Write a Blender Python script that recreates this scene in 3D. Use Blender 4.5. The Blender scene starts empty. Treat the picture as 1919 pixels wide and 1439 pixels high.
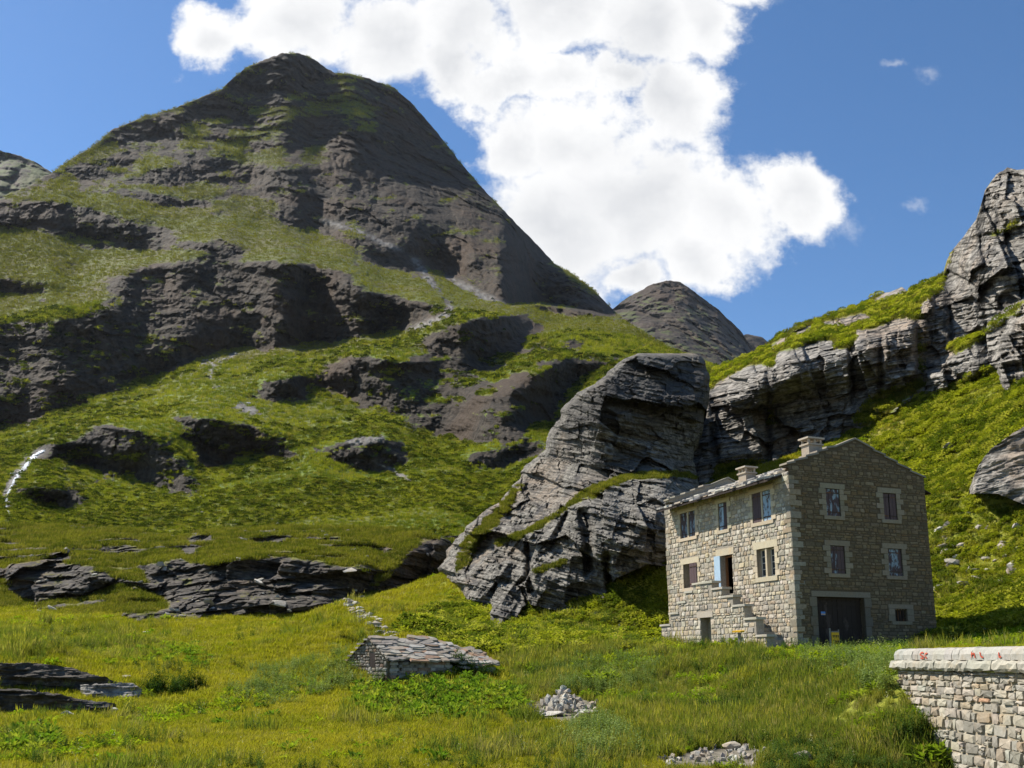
import bpy, math, random
import numpy as np
from mathutils import Vector

# ---------------------------------------------------------------- camera, sky, sun, exposure
SC = bpy.context.scene
COL = SC.collection
F, PXC, PYC = 1760.0, 960.0, 883.0            # focal length and principal point in photo pixels
PITCH = math.radians(11.3)
CP, SP = math.cos(PITCH), math.sin(PITCH)
cam_d = bpy.data.cameras.new('camera')
cam_d.sensor_width = 36.0
cam_d.lens = 36.0 * F / 1919.0
cam_d.shift_y = (PYC - 719.5) / 1919.0
cam_d.clip_start = 0.1
cam_d.clip_end = 20000.0
cam = bpy.data.objects.new('camera', cam_d)
cam.rotation_euler = (math.pi / 2 + PITCH, 0, 0)
COL.objects.link(cam)
SC.camera = cam

SUN_AZ, SUN_EL = math.radians(-64.0), math.radians(50.0)
sun_dir = Vector((math.sin(SUN_AZ) * math.cos(SUN_EL), math.cos(SUN_AZ) * math.cos(SUN_EL), math.sin(SUN_EL)))
sun_d = bpy.data.lights.new('sun', 'SUN')
sun_d.energy = 5.0
sun_d.angle = math.radians(0.53)
sun_d.color = (1.0, 0.95, 0.86)
sun = bpy.data.objects.new('sun', sun_d)
sun.rotation_euler = sun_dir.to_track_quat('Z', 'Y').to_euler()
sun.location = (0, 0, 60)
COL.objects.link(sun)

SC.cycles.max_bounces = 5
SC.cycles.diffuse_bounces = 2
SC.cycles.transparent_max_bounces = 6
SC.view_settings.view_transform = 'Standard'
SC.view_settings.look = 'None'
SC.view_settings.exposure = 0.66
SC.view_settings.gamma = 1.0
SC.view_settings.use_curve_mapping = False


def ray(px, py):
    a = (np.asarray(px, float) - PXC) / F
    b = (PYC - np.asarray(py, float)) / F
    y = CP - b * SP
    return a / y, (SP + b * CP) / y           # x/y and z/y


def at(px, py, Y):
    a, e = ray(px, py)
    return Vector((float(a * Y), float(Y), float(e * Y)))


def to_px(X, Y, Z):
    f = Y * CP + Z * SP
    return PXC + F * X / f, PYC - F * (-Y * SP + Z * CP) / f


class NT:
    """small helper to write node trees"""
    def __init__(s, tree):
        s.t = tree

    def n(s, kind, **kw):
        nd = s.t.nodes.new(kind)
        ins = kw.pop('ins', {})
        for k, v in kw.items():
            setattr(nd, k, v)
        for k, v in ins.items():
            if hasattr(v, 'is_linked') or isinstance(v, bpy.types.NodeSocket):
                s.t.links.new(v, nd.inputs[k])
            else:
                nd.inputs[k].default_value = v
        return nd

    def m(s, op, a, b=None, c=None, clamp=False):
        nd = s.t.nodes.new('ShaderNodeMath')
        nd.operation = op
        nd.use_clamp = clamp
        for i, v in enumerate((a, b, c)):
            if v is None:
                continue
            if isinstance(v, bpy.types.NodeSocket):
                s.t.links.new(v, nd.inputs[i])
            else:
                nd.inputs[i].default_value = v
        return nd.outputs[0]

    def ss(s, v, lo, hi, a=0.0, b=1.0):
        nd = s.n('ShaderNodeMapRange', interpolation_type='SMOOTHSTEP', ins={0: v, 1: lo, 2: hi, 3: a, 4: b})
        return nd.outputs[0]

    def mix(s, f, a, b, blend='MIX'):
        nd = s.t.nodes.new('ShaderNodeMix')
        nd.data_type = 'RGBA'
        nd.blend_type = blend
        for i, v in ((0, f), (6, a), (7, b)):
            if isinstance(v, bpy.types.NodeSocket):
                s.t.links.new(v, nd.inputs[i])
            elif i == 0:
                nd.inputs[0].default_value = v
            else:
                nd.inputs[i].default_value = (*v, 1.0) if len(v) == 3 else v
        return nd.outputs[2]

    def noise(s, vec, scale, detail=4.0, rough=0.55, dist=0.0, out=0):
        nd = s.n('ShaderNodeTexNoise', ins={'Scale': scale, 'Detail': detail, 'Roughness': rough, 'Distortion': dist})
        if vec is not None:
            s.t.links.new(vec, nd.inputs['Vector'])
        return nd.outputs[out]

    def link(s, a, b):
        s.t.links.new(a, b)


# the sky: blue air with one big cumulus; the cloud is a field of billows laid out by compass direction
world = bpy.data.worlds.new('World')
SC.world = world
world.use_nodes = True
W = NT(world.node_tree)
bg = world.node_tree.nodes['Background']
sky = W.n('ShaderNodeTexSky', sky_type='NISHITA', sun_disc=False, sun_elevation=SUN_EL, sun_rotation=SUN_AZ,
          altitude=1800.0, air_density=1.0, dust_density=0.5, ozone_density=1.6)
tc = W.n('ShaderNodeTexCoord')
dirv = tc.outputs['Generated']
sep = W.n('ShaderNodeSeparateXYZ', ins={0: dirv})
dy = W.m('MAXIMUM', sep.outputs[1], 0.08)
ga = W.m('DIVIDE', sep.outputs[0], dy)
ge = W.m('DIVIDE', sep.outputs[2], dy)
gv = W.n('ShaderNodeCombineXYZ', ins={0: ga, 1: ge, 2: 0.0}).outputs[0]
wn = W.n('ShaderNodeTexNoise', ins={'Vector': gv, 'Scale': 5.0, 'Detail': 6.0, 'Roughness': 0.62})
wsub = W.n('ShaderNodeVectorMath', operation='SUBTRACT', ins={0: wn.outputs['Color'], 1: (0.5, 0.5, 0.5)})
wsc = W.n('ShaderNodeVectorMath', operation='SCALE', ins={0: wsub.outputs[0], 'Scale': 0.17})
gw = W.n('ShaderNodeVectorMath', operation='ADD', ins={0: gv, 1: wsc.outputs[0]}).outputs[0]
BLOBS = [(430, 55, 115, 80), (575, 30, 160, 130), (730, 60, 150, 125), (880, 50, 150, 135), (1040, 40, 150, 120), (1200, 50, 170, 130),
         (1320, 30, 110, 110), (1420, -60, 130, 80), (1260, 180, 150, 110), (965, 262, 108, 105), (1090, 260, 170, 110), (1040, 420, 190, 190),
         (1200, 370, 220, 190), (1370, 375, 160, 130), (1490, 350, 105, 90), (1310, 470, 110, 70), (1190, 510, 90, 60),
         (850, 120, 100, 70), (960, 150, 120, 60), (1050, 165, 110, 55), (1160, 150, 110, 65), (700, -190, 420, 210), (1100, -200, 420, 210), (380, -260, 260, 150)]
dens = None
for (bx, by, rx, ry) in BLOBS:
    ca, ce = ray(bx, by)
    d = W.n('ShaderNodeVectorMath', operation='SUBTRACT', ins={0: gw, 1: (float(ca), float(ce), 0)})
    d = W.n('ShaderNodeVectorMath', operation='DIVIDE', ins={0: d.outputs[0], 1: (rx / 1760, ry / 1760 * 1.05, 1)})
    L = W.n('ShaderNodeVectorMath', operation='LENGTH', ins={0: d.outputs[0]}).outputs['Value']
    v = W.m('SUBTRACT', 1.0, L)
    dens = v if dens is None else W.m('SMOOTH_MAX', dens, v, 0.12)
fine = W.noise(gv, 11.0, 7.0, 0.66)
cover = W.m('ADD', dens, W.m('MULTIPLY', W.m('SUBTRACT', fine, 0.5), 1.6))
# small torn wisps beside the main cloud, and the same kind of cloud over the rest of the sky
wis = None
for (bx, by, rx, ry) in [(1580, 425, 60, 45), (1700, 125, 60, 45), (1640, 90, 45, 22), (1690, 385, 40, 30), (350, 125, 40, 22)]:
    ca, ce = ray(bx, by)
    d = W.n('ShaderNodeVectorMath', operation='SUBTRACT', ins={0: gw, 1: (float(ca), float(ce), 0)})
    d = W.n('ShaderNodeVectorMath', operation='DIVIDE', ins={0: d.outputs[0], 1: (rx / 1760, ry / 1760, 1)})
    v = W.m('SUBTRACT', 1.0, W.n('ShaderNodeVectorMath', operation='LENGTH', ins={0: d.outputs[0]}).outputs['Value'])
    wis = v if wis is None else W.m('MAXIMUM', wis, v)
wmask = W.m('MULTIPLY', W.ss(W.m('ADD', wis, W.m('MULTIPLY', W.m('SUBTRACT', fine, 0.55), 3.2)), 0.25, 1.6), 0.5)
mask = W.ss(cover, -0.08, 0.40)
wn2 = W.noise(gw, 7.0, 6.0, 0.7)
halo = W.m('MULTIPLY', W.ss(W.m('ADD', dens, W.m('MULTIPLY', W.m('SUBTRACT', wn2, 0.5), 2.4)), 0.0, 0.75), 0.55)
mask = W.m('MAXIMUM', mask, halo)
front = W.ss(sep.outputs[1], 0.10, 0.35)
away = W.ss(W.noise(dirv, 1.7, 4.0, 0.58), 0.68, 0.76)
mask = W.m('MAXIMUM', W.m('MULTIPLY', W.m('MAXIMUM', mask, wmask), front), W.m('MULTIPLY', away, W.m('SUBTRACT', 1.0, front)))
bill = W.noise(gw, 4.5, 6.0, 0.55)
bill2 = fine
lum = W.m('ADD', W.m('MULTIPLY', bill, 0.55), W.m('MULTIPLY', bill2, 0.45))
# thick middle of the cloud is a little greyer than its thin bright rim
lum = W.m('SUBTRACT', lum, W.ss(cover, 0.15, 1.0, 0.0, 0.16))
shade = W.ss(lum, 0.20, 0.54)
ccol = W.mix(shade, (5.3, 5.42, 5.65), (7.7, 7.7, 7.7))
hs = W.n('ShaderNodeHueSaturation', ins={'Saturation': 1.2, 'Value': 1.22, 'Color': sky.outputs[0]})
skyc = W.mix(mask, hs.outputs[0], ccol)
W.link(skyc, bg.inputs[0])
bg.inputs[1].default_value = 0.085
world.cycles.sampling_method = 'MANUAL'
world.cycles.sample_map_resolution = 256

# ---------------------------------------------------------------- noise and relief tools (numpy)
def _hash(ix, iy, iz, seed):
    h = (ix.astype(np.uint32) * np.uint32(374761393) + iy.astype(np.uint32) * np.uint32(668265263)
         + iz.astype(np.uint32) * np.uint32(2147483647) + np.uint32(seed * 1274126177 & 0xffffffff))
    h = (h ^ (h >> np.uint32(13))) * np.uint32(1274126177)
    return h ^ (h >> np.uint32(16))


def vnoise(x, y, z, seed=0):
    """smooth value noise in [-1, 1]"""
    x = np.asarray(x, np.float32); y = np.asarray(y, np.float32) + np.zeros_like(x); z = np.asarray(z, np.float32) + np.zeros_like(x)
    fx, fy, fz = np.floor(x), np.floor(y), np.floor(z)
    ix, iy, iz = fx.astype(np.int32), fy.astype(np.int32), fz.astype(np.int32)
    u, v, w = x - fx, y - fy, z - fz
    u = u * u * u * (u * (u * 6 - 15) + 10); v = v * v * v * (v * (v * 6 - 15) + 10); w = w * w * (3 - 2 * w)

    def g(a, b, c):
        return (_hash(ix + a, iy + b, iz + c, seed) & np.uint32(0xffff)).astype(np.float32) * np.float32(2.0 / 65535.0) - 1
    x00 = g(0, 0, 0) * (1 - u) + g(1, 0, 0) * u
    x10 = g(0, 1, 0) * (1 - u) + g(1, 1, 0) * u
    x01 = g(0, 0, 1) * (1 - u) + g(1, 0, 1) * u
    x11 = g(0, 1, 1) * (1 - u) + g(1, 1, 1) * u
    return (x00 * (1 - v) + x10 * v) * (1 - w) + (x01 * (1 - v) + x11 * v) * w


def fbm(x, y, z, octv=5, gain=0.5, seed=0, ridged=False):
    a, s, tot = 1.0, 0.0, 0.0
    for i in range(octv):
        n = vnoise(x, y, z, seed + i * 7)
        if ridged:
            n = 1.0 - 2.0 * np.abs(n)
        s = s + a * n
        tot += a
        a *= gain
        x, y, z = np.asarray(x) * 2.03 + 3.1, np.asarray(y) * 2.03 + 1.7, np.asarray(z) * 2.03 + 5.3
    return s / tot


def worley(x, y, seed=0):
    """cell id noise: returns (F2-F1, random value of the nearest cell)"""
    x = np.asarray(x, np.float32); y = np.asarray(y, np.float32)
    ix, iy = np.floor(x).astype(np.int32), np.floor(y).astype(np.int32)
    f1 = np.full(x.shape, 9.0, np.float32); f2 = f1.copy(); val = np.zeros(x.shape, np.float32)
    for dx in (-1, 0, 1):
        for dyy in (-1, 0, 1):
            h = _hash(ix + dx, iy + dyy, ix * 0, seed)
            rx = (h & np.uint32(1023)).astype(np.float32) / 1023
            ry = ((h >> np.uint32(10)) & np.uint32(1023)).astype(np.float32) / 1023
            rv = ((h >> np.uint32(20)) & np.uint32(1023)).astype(np.float32) / 1023
            d = np.hypot(ix + dx + rx - x, iy + dyy + ry - y)
            near = d < f1
            f2 = np.where(near, f1, np.minimum(f2, d))
            val = np.where(near, rv, val)
            f1 = np.where(near, d, f1)
    return f2 - f1, val


def sstep(a, b, x):
    t = np.clip((x - a) / (b - a), 0, 1)
    return t * t * (3 - 2 * t)


def facets(p, q, sx, sy, seed, warp=.35):
    """angular joint blocks: every block is a tilted plane of its own; returns depth in block units"""
    p = np.asarray(p, np.float32) / sx; q = np.asarray(q, np.float32) / sy
    p, q = p + warp * vnoise(p * .6, q * .6, 0, seed + 1), q + warp * vnoise(p * .6, q * .6, 7.7, seed + 2)
    ix, iy = np.floor(p).astype(np.int32), np.floor(q).astype(np.int32)
    best = np.full(p.shape, 9.0, np.float32); out = np.zeros(p.shape, np.float32)
    for dx in (-1, 0, 1):
        for dyy in (-1, 0, 1):
            h = _hash(ix + dx, iy + dyy, ix * 0, seed)
            f = lambda s_: ((h >> np.uint32(s_)) & np.uint32(127)).astype(np.float32) / 127
            ex, ey = p - (ix + dx + .2 + .6 * f(0)), q - (iy + dyy + .2 + .6 * f(7))
            d = np.maximum(np.abs(ex), np.abs(ey)) + .3 * (np.abs(ex) + np.abs(ey))
            near = d < best
            out = np.where(near, (f(14) - .5) + ex * (f(21) - .5) * 1.1 + ey * (f(3) - .35) * 1.1, out)
            best = np.where(near, d, best)
    return out


def terrace(z, step, run, cut=.42):
    """depth change that turns a slope into risers and treads; returns (metres, riser mask)"""
    f = z / step - np.floor(z / step)
    g = np.clip((f - cut) / (1 - cut), 0, 1)
    return (g - f) * run, sstep(cut, cut - .10, f) * sstep(-.02, .06, f)


class TPS:
    """thin plate spline through scattered points"""
    def __init__(s, pts, vals, smooth=1e-4):
        p = np.asarray(pts, float); v = np.asarray(vals, float)
        s.c = p.mean(0); s.k = p.std(0) + 1e-9
        p = (p - s.c) / s.k; s.p = p
        n = len(p)
        d2 = ((p[:, None] - p[None]) ** 2).sum(-1)
        K = np.where(d2 > 0, 0.5 * d2 * np.log(d2 + 1e-20), 0) + smooth * np.eye(n)
        A = np.zeros((n + 3, n + 3)); A[:n, :n] = K
        A[:n, n] = 1; A[:n, n + 1:] = p; A[n, :n] = 1; A[n + 1:, :n] = p.T
        s.w = np.linalg.solve(A, np.concatenate([v, np.zeros(3)]))

    def __call__(s, x, y):
        x = (np.asarray(x, float) - s.c[0]) / s.k[0]; y = (np.asarray(y, float) - s.c[1]) / s.k[1]
        n = len(s.p)
        r = s.w[n] + s.w[n + 1] * x + s.w[n + 2] * y
        for i in range(n):
            d2 = (x - s.p[i, 0]) ** 2 + (y - s.p[i, 1]) ** 2
            r = r + s.w[i] * 0.5 * d2 * np.log(d2 + 1e-20)
        return r


# relief maps: regions of rock sketched over the hillside, in the frame of the survey photo
CX0, CY0, CS = -220.0, -60.0, 2.0
CW, CH = 1220, 790


def canvas():
    return np.zeros((CH, CW), np.float32)


def fill(c, poly, val=1.0):
    p = np.asarray(poly, float)
    px = (p[:, 0] - CX0) / CS; py = (p[:, 1] - CY0) / CS
    x0, x1 = int(max(0, px.min() - 1)), int(min(CW, px.max() + 2))
    y0, y1 = int(max(0, py.min() - 1)), int(min(CH, py.max() + 2))
    gx, gy = np.meshgrid(np.arange(x0, x1) + .5, np.arange(y0, y1) + .5)
    ins = np.zeros(gx.shape, bool)
    j = len(px) - 1
    for i in range(len(px)):
        cross = ((py[i] > gy) != (py[j] > gy)) & (gx < (px[j] - px[i]) * (gy - py[i]) / (py[j] - py[i] + 1e-9) + px[i])
        ins ^= cross
        j = i
    c[y0:y1, x0:x1][ins] = val


def box1(a, r, ax):
    r = int(max(1, r))
    pad = [(0, 0), (0, 0)]; pad[ax] = (r + 1, r)
    cs = np.cumsum(np.pad(a, pad, mode='edge'), axis=ax, dtype=np.float64)
    n = 2 * r + 1
    return ((cs[n:] - cs[:-n]) if ax == 0 else (cs[:, n:] - cs[:, :-n])).astype(np.float32) / n


def blur(a, sx, sy=None):
    sy = sx if sy is None else sy
    for _ in range(3):
        if sx > 0: a = box1(a, sx / CS, 1)
        if sy > 0: a = box1(a, sy / CS, 0)
    return a


def sample(c, u, v):
    x = np.clip((u - CX0) / CS - .5, 0, CW - 1.001); y = np.clip((v - CY0) / CS - .5, 0, CH - 1.001)
    ix, iy = x.astype(int), y.astype(int)
    fx, fy = (x - ix), (y - iy)
    return ((c[iy, ix] * (1 - fx) + c[iy, ix + 1] * fx) * (1 - fy) + (c[iy + 1, ix] * (1 - fx) + c[iy + 1, ix + 1] * fx) * fy).astype(np.float32)


def pl(pts, q):
    p = np.asarray(pts, float)
    return np.interp(q, p[:, 0], p[:, 1])


# ---------------------------------------------------------------- mesh tools
def set_attr(me, name, vals):
    a = me.attributes.new(name, 'FLOAT', 'POINT')
    a.data.foreach_set('value', np.ascontiguousarray(vals, np.float32).ravel())


def grid_mesh(name, X, Y, Z, attrs, mat, smooth=True):
    k = 1.0 / max(6.0, float(np.median(Y)) / 9)
    attrs.setdefault('bed', Z + .1 * X)
    attrs['vary'] = 0.5 + 0.5 * fbm(X * k, Y * k, Z * k, 4, 0.6, 601) * 1.5
    nr, nc = X.shape
    me = bpy.data.meshes.new(name)
    co = np.stack([X, Y, Z], -1).astype(np.float32).reshape(-1)
    idx = np.arange(nr * nc).reshape(nr, nc)
    q = np.stack([idx[:-1, :-1], idx[:-1, 1:], idx[1:, 1:], idx[1:, :-1]], -1).reshape(-1)
    nf = (nr - 1) * (nc - 1)
    me.vertices.add(nr * nc); me.vertices.foreach_set('co', co)
    me.loops.add(nf * 4); me.loops.foreach_set('vertex_index', q.astype(np.int32))
    me.polygons.add(nf); me.polygons.foreach_set('loop_start', np.arange(0, nf * 4, 4, dtype=np.int32))
    me.polygons.foreach_set('loop_total', np.full(nf, 4, np.int32))
    if smooth:
        me.polygons.foreach_set('use_smooth', np.ones(nf, bool))
    me.update(calc_edges=True)
    for k, v in attrs.items():
        set_attr(me, k, v)
    me.materials.append(mat)
    o = bpy.data.objects.new(name, me)
    COL.objects.link(o)
    return o


def structure(o):
    o['kind'] = 'structure'
    return o


def tag(o, label, cat, group=None, kind=None):
    o['label'] = label
    o['category'] = cat
    if group: o['group'] = group
    if kind: o['kind'] = kind
    return o


def slope_of(X, Y, Z):
    """z of the unit normal of a grid"""
    p = np.stack([X, Y, Z], -1)
    a = np.gradient(p, axis=0); b = np.gradient(p, axis=1)
    n = np.cross(a, b)
    return np.abs(n[..., 2]) / (np.linalg.norm(n, axis=-1) + 1e-12)


# ---------------------------------------------------------------- materials of the land
def new_mat(name):
    m = bpy.data.materials.new(name)
    m.use_nodes = True
    t = NT(m.node_tree)
    b = m.node_tree.nodes['Principled BSDF']
    b.inputs['Specular IOR Level'].default_value = 0.2
    b.inputs['Roughness'].default_value = 0.9
    return m, t, b


def land_mat(name, rock_a, rock_b, grass_a, grass_b, grass_c, sc, bump=1.0, strata=0.0, edge=0.16):
    """rock and turf; the turf cover comes from the relief, broken up at its edge by noise. sc = size of the grain in metres"""
    m, t, b = new_mat(name)
    geo = t.n('ShaderNodeNewGeometry')
    pos = geo.outputs['Position']
    att = t.n('ShaderNodeAttribute', attribute_name='grass').outputs['Fac']
    scr = t.n('ShaderNodeAttribute', attribute_name='scree').outputs['Fac']
    tone = t.n('ShaderNodeAttribute', attribute_name='tone').outputs['Fac']
    vary = t.n('ShaderNodeAttribute', attribute_name='vary').outputs['Fac']      # slow drift of turf and rock colour
    nz = t.n('ShaderNodeTexNoise', ins={'Vector': pos, 'Scale': 1.0 / (sc * 2.2), 'Detail': 4.0, 'Roughness': 0.68})
    n2 = nz.outputs['Fac']
    ncol = t.n('ShaderNodeSeparateColor', ins={0: nz.outputs['Color']})
    n1 = ncol.outputs[1]
    g = t.m('ADD', att, t.m('MULTIPLY', t.m('SUBTRACT', n2, 0.5), 1.1))
    gm = t.ss(g, 0.5 - edge, 0.5 + edge)
    rk = t.mix(t.ss(n1, 0.36, 0.64), rock_a, rock_b)
    rk = t.mix(t.ss(vary, 0.45, 0.85, 0, 0.5), rk, tuple(c * k for c, k in zip(rock_b, (1.12, 0.86, 0.66))))
    hgt = n2
    if strata:
        bed = t.n('ShaderNodeAttribute', attribute_name='bed').outputs['Fac']
        sx_ = t.n('ShaderNodeSeparateXYZ', ins={0: pos})
        mp = t.n('ShaderNodeCombineXYZ', ins={0: t.m('MULTIPLY', sx_.outputs[0], .3), 1: t.m('MULTIPLY', sx_.outputs[1], .3), 2: t.m('MULTIPLY', bed, 5.5)})
        s1 = t.noise(mp.outputs[0], strata, 4, 0.65, 0.12)
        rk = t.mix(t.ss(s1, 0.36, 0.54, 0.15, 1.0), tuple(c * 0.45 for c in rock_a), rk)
        stn = t.n('ShaderNodeMapping', ins={'Vector': pos, 'Scale': (1.0, 1.0, 0.14)})
        s2 = t.noise(stn.outputs[0], 0.7, 3, 0.6)
        rk = t.mix(t.m('MULTIPLY', t.ss(s2, 0.5, 0.68), t.ss(vary, 0.3, 0.6)), rk, (0.06, 0.056, 0.053))
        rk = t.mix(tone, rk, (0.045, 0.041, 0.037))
        hgt = t.m('ADD', n2, s1)
    rk = t.mix(scr, rk, (0.26, 0.245, 0.22))
    gr = t.mix(t.ss(n1, 0.36, 0.64), grass_a, grass_b)
    gr = t.mix(t.ss(vary, 0.35, 0.7, 0.0, 0.85), gr, grass_c)
    gr = t.mix(t.ss(n2, 0.50, 0.70, 0.0, 0.85), gr, tuple(c * 0.38 for c in grass_a))
    t.link(t.mix(gm, rk, gr), b.inputs['Base Color'])
    if bump:
        bp = t.n('ShaderNodeBump', ins={'Strength': 0.9, 'Distance': sc * bump, 'Height': hgt})
        t.link(bp.outputs[0], b.inputs['Normal'])
    return m


M_mount = land_mat('mountain_turf_and_rock', (0.019, 0.0137, 0.0085), (0.06, 0.0425, 0.027), (0.085, 0.10, 0.016), (0.125, 0.135, 0.02), (0.11, 0.098, 0.026), 2.2, 1.1)
M_hill = land_mat('hillside_turf_and_rock', (0.017, 0.013, 0.009), (0.055, 0.042, 0.029), (0.085, 0.125, 0.012), (0.14, 0.18, 0.018), (0.13, 0.135, 0.022), 0.9, 1.2)
M_far = land_mat('far_rock', (0.026, 0.0195, 0.0145), (0.07, 0.053, 0.039), (0.07, 0.085, 0.025), (0.1, 0.115, 0.03), (0.1, 0.1, 0.035), 6.0, 0.6)
M_knoll = land_mat('knoll_turf_and_rock', (0.042, 0.035, 0.027), (0.125, 0.106, 0.083), (0.12, 0.125, 0.018), (0.18, 0.17, 0.026), (0.16, 0.13, 0.03), 0.35, 0.9, strata=0.9)
M_crag = land_mat('layered_crag_rock', (0.085, 0.077, 0.064), (0.26, 0.238, 0.2), (0.14, 0.16, 0.02), (0.22, 0.21, 0.028), (0.19, 0.15, 0.035), 0.25, 0.6, strata=1.1)
M_cliff = land_mat('layered_cliff_rock', (0.125, 0.113, 0.097), (0.34, 0.312, 0.27), (0.14, 0.18, 0.02), (0.22, 0.23, 0.026), (0.19, 0.16, 0.035), 0.3, 0.6, strata=0.9)
M_ground = land_mat('meadow_soil', (0.11, 0.092, 0.062), (0.18, 0.155, 0.11), (0.15, 0.17, 0.016), (0.22, 0.225, 0.022), (0.22, 0.19, 0.035), 0.14, 0.5)

# ---------------------------------------------------------------- the land far off: peak, hillside, ridges
SHEETS = {}


def relief_sheet(name, us, vb, vt, nv, depth_fn, mat, back=6, drop=0.02, tpow=1.0):
    """a hillside surveyed column by column: depth_fn(u, v) gives distance and cover; a back slope closes it behind the skyline"""
    t = np.linspace(0, 1, nv) ** tpow
    U = np.repeat(us[None], nv, 0)
    V = vb[None] + (vt - vb)[None] * t[:, None]
    Y, att = depth_fn(U, V)
    a, e = ray(U, V)
    X, Z = a * Y, e * Y
    nz = slope_of(X, Y, Z)
    att = att(X, Y, Z, nz) if callable(att) else att
    SHEETS[name] = (X, Y, Z, att['grass'], nz)
    bx, by, bz = [], [], []
    for k in range(1, back + 1):
        yy = Y[-1] * (1 + 0.03 * k)
        bx.append(X[-1] * (1 + 0.012 * k)); by.append(yy); bz.append(Z[-1] - Y[-1] * drop * k ** 1.6)
    X = np.vstack([X] + [b[None] for b in bx]); Y = np.vstack([Y] + [b[None] for b in by]); Z = np.vstack([Z] + [b[None] for b in bz])
    att = {k: np.vstack([v] + [v[-1:]] * back) for k, v in att.items()}
    return grid_mesh(name, X, Y, Z, att, mat, smooth=False)


ROCK = canvas()       # dark cliff bands of the big mountain
for p in [
    [(425, 165), (460, 130), (530, 97), (600, 116), (632, 138), (615, 160), (560, 168), (500, 182), (440, 182)],
    [(330, 212), (420, 176), (455, 190), (482, 232), (445, 238), (390, 222), (340, 228)],
    [(180, 278), (235, 238), (330, 216), (345, 246), (300, 262), (240, 268)],
    [(690, 150), (770, 190), (860, 300), (940, 390), (1040, 495), (1140, 570), (1190, 606), (1100, 604), (960, 577), (900, 560), (850, 530),
     (800, 490), (740, 462), (680, 430), (610, 405), (540, 395), (480, 365), (500, 330), (560, 318), (620, 310), (640, 285), (610, 255), (660, 245),
     (720, 250), (700, 215), (720, 195)],
    [(560, 225), (640, 235), (620, 262), (540, 258), (510, 240)],
    [(240, 340), (330, 305), (470, 300), (560, 325), (480, 352), (400, 338), (300, 356)],
    [(130, 325), (200, 300), (290, 285), (240, 315), (170, 340)],
    [(0, 378), (100, 383), (200, 397), (300, 418), (338, 440), (330, 468), (290, 480), (200, 452), (100, 432), (-60, 425), (-200, 430), (-200, 395)],
    [(338, 448), (420, 448), (485, 468), (445, 498), (345, 488)],
    [(210, 395), (235, 365), (330, 360), (400, 385), (300, 392), (230, 375)],
    [(-200, 640), (-100, 610), (0, 612), (100, 600), (170, 588), (200, 560), (212, 518), (330, 482), (430, 497), (540, 484), (640, 505), (700, 540),
     (770, 558), (838, 572), (835, 590), (740, 625), (640, 640), (520, 655), (420, 655), (360, 680), (280, 715), (200, 745), (80, 790), (0, 802), (-200, 820)],
    [(0, 520), (60, 525), (110, 545), (60, 552), (-40, 548), (-200, 560), (-200, 530)],
    [(560, 395), (650, 430), (740, 465), (795, 500), (785, 522), (740, 512), (690, 490), (620, 448)],
    [(470, 385), (540, 395), (600, 425), (560, 428), (500, 410)],
    [(135, 825), (170, 800), (240, 798), (310, 818), (345, 850), (382, 905), (370, 932), (330, 930), (280, 905), (200, 895), (140, 862), (60, 875), (90, 835)],
    [(320, 783), (400, 778), (468, 798), (474, 850), (430, 872), (385, 882), (360, 842), (322, 815)],
    [(468, 800), (540, 815), (562, 855), (520, 865), (470, 842)],
    [(30, 915), (100, 905), (165, 930), (140, 955), (60, 945)],
    [(462, 732), (520, 700), (580, 710), (575, 752), (540, 762), (490, 746)],
    [(585, 705), (650, 664), (740, 664), (800, 680), (890, 680), (918, 710), (892, 760), (860, 792), (822, 822), (790, 815), (740, 785), (680, 770), (620, 740)],
    [(745, 655), (800, 620), (870, 594), (960, 588), (1035, 600), (990, 640), (950, 682), (922, 702), (870, 690), (790, 678)],
    [(930, 722), (1000, 686), (1080, 668), (1145, 680), (1080, 720), (1052, 780), (1000, 802), (960, 832), (850, 822), (830, 800), (882, 770)],
    [(615, 862), (680, 818), (770, 830), (775, 868), (700, 892)],
    [(1040, 640), (1110, 620), (1100, 645), (1060, 660)],
    [(870, 850), (1000, 815), (1040, 830), (960, 880), (880, 885)],
]:
    fill(ROCK, p)
SPARSE = canvas()     # thin turf over broken rock high on the peak
for p in [[(0, 375), (180, 270), (420, 160), (540, 100), (860, 300), (760, 470), (560, 380), (300, 345), (120, 370), (0, 395)], [(420, 170), (560, 165), (700, 150), (770, 190), (860, 300), (700, 300), (600, 320), (480, 300), (360, 280), (230, 300), (120, 340), (120, 310), (300, 210)],
          [(860, 600), (1030, 600), (1330, 690), (1100, 720), (1050, 800), (900, 900), (820, 830), (900, 720), (760, 660)],
          [(480, 240), (690, 260), (760, 330), (640, 360), (480, 330)]]:
    fill(SPARSE, p)
MEADOW = canvas()     # smooth bright turf terraces
for p in [[(262, 352), (330, 341), (400, 353), (395, 368), (330, 372)], [(150, 378), (240, 372), (330, 384), (420, 418), (560, 468), (700, 522), (830, 568), (770, 558), (640, 506), (520, 478), (420, 445), (320, 410), (200, 392)],
          [(0, 425), (100, 450), (200, 487), (120, 480), (0, 460)], [(0, 480), (80, 500), (130, 540), (165, 585), (110, 575), (60, 540), (0, 515)], [(0, 562), (60, 560), (98, 602), (40, 598), (0, 590)],
          [(210, 470), (330, 458), (400, 480), (330, 482), (220, 498)], [(640, 430), (680, 435), (690, 455), (650, 450)], [(850, 545), (960, 575), (1100, 585), (1300, 670), (1150, 655), (1000, 590), (860, 600)],
          [(560, 660), (740, 625), (860, 600), (760, 655), (640, 668), (560, 700), (420, 735), (300, 780), (180, 800), (0, 830), (60, 800), (280, 722), (420, 672)], [(170, 800), (300, 770), (320, 785), (380, 880), (345, 850), (310, 815), (240, 798)]]:
    fill(MEADOW, p)
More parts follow.
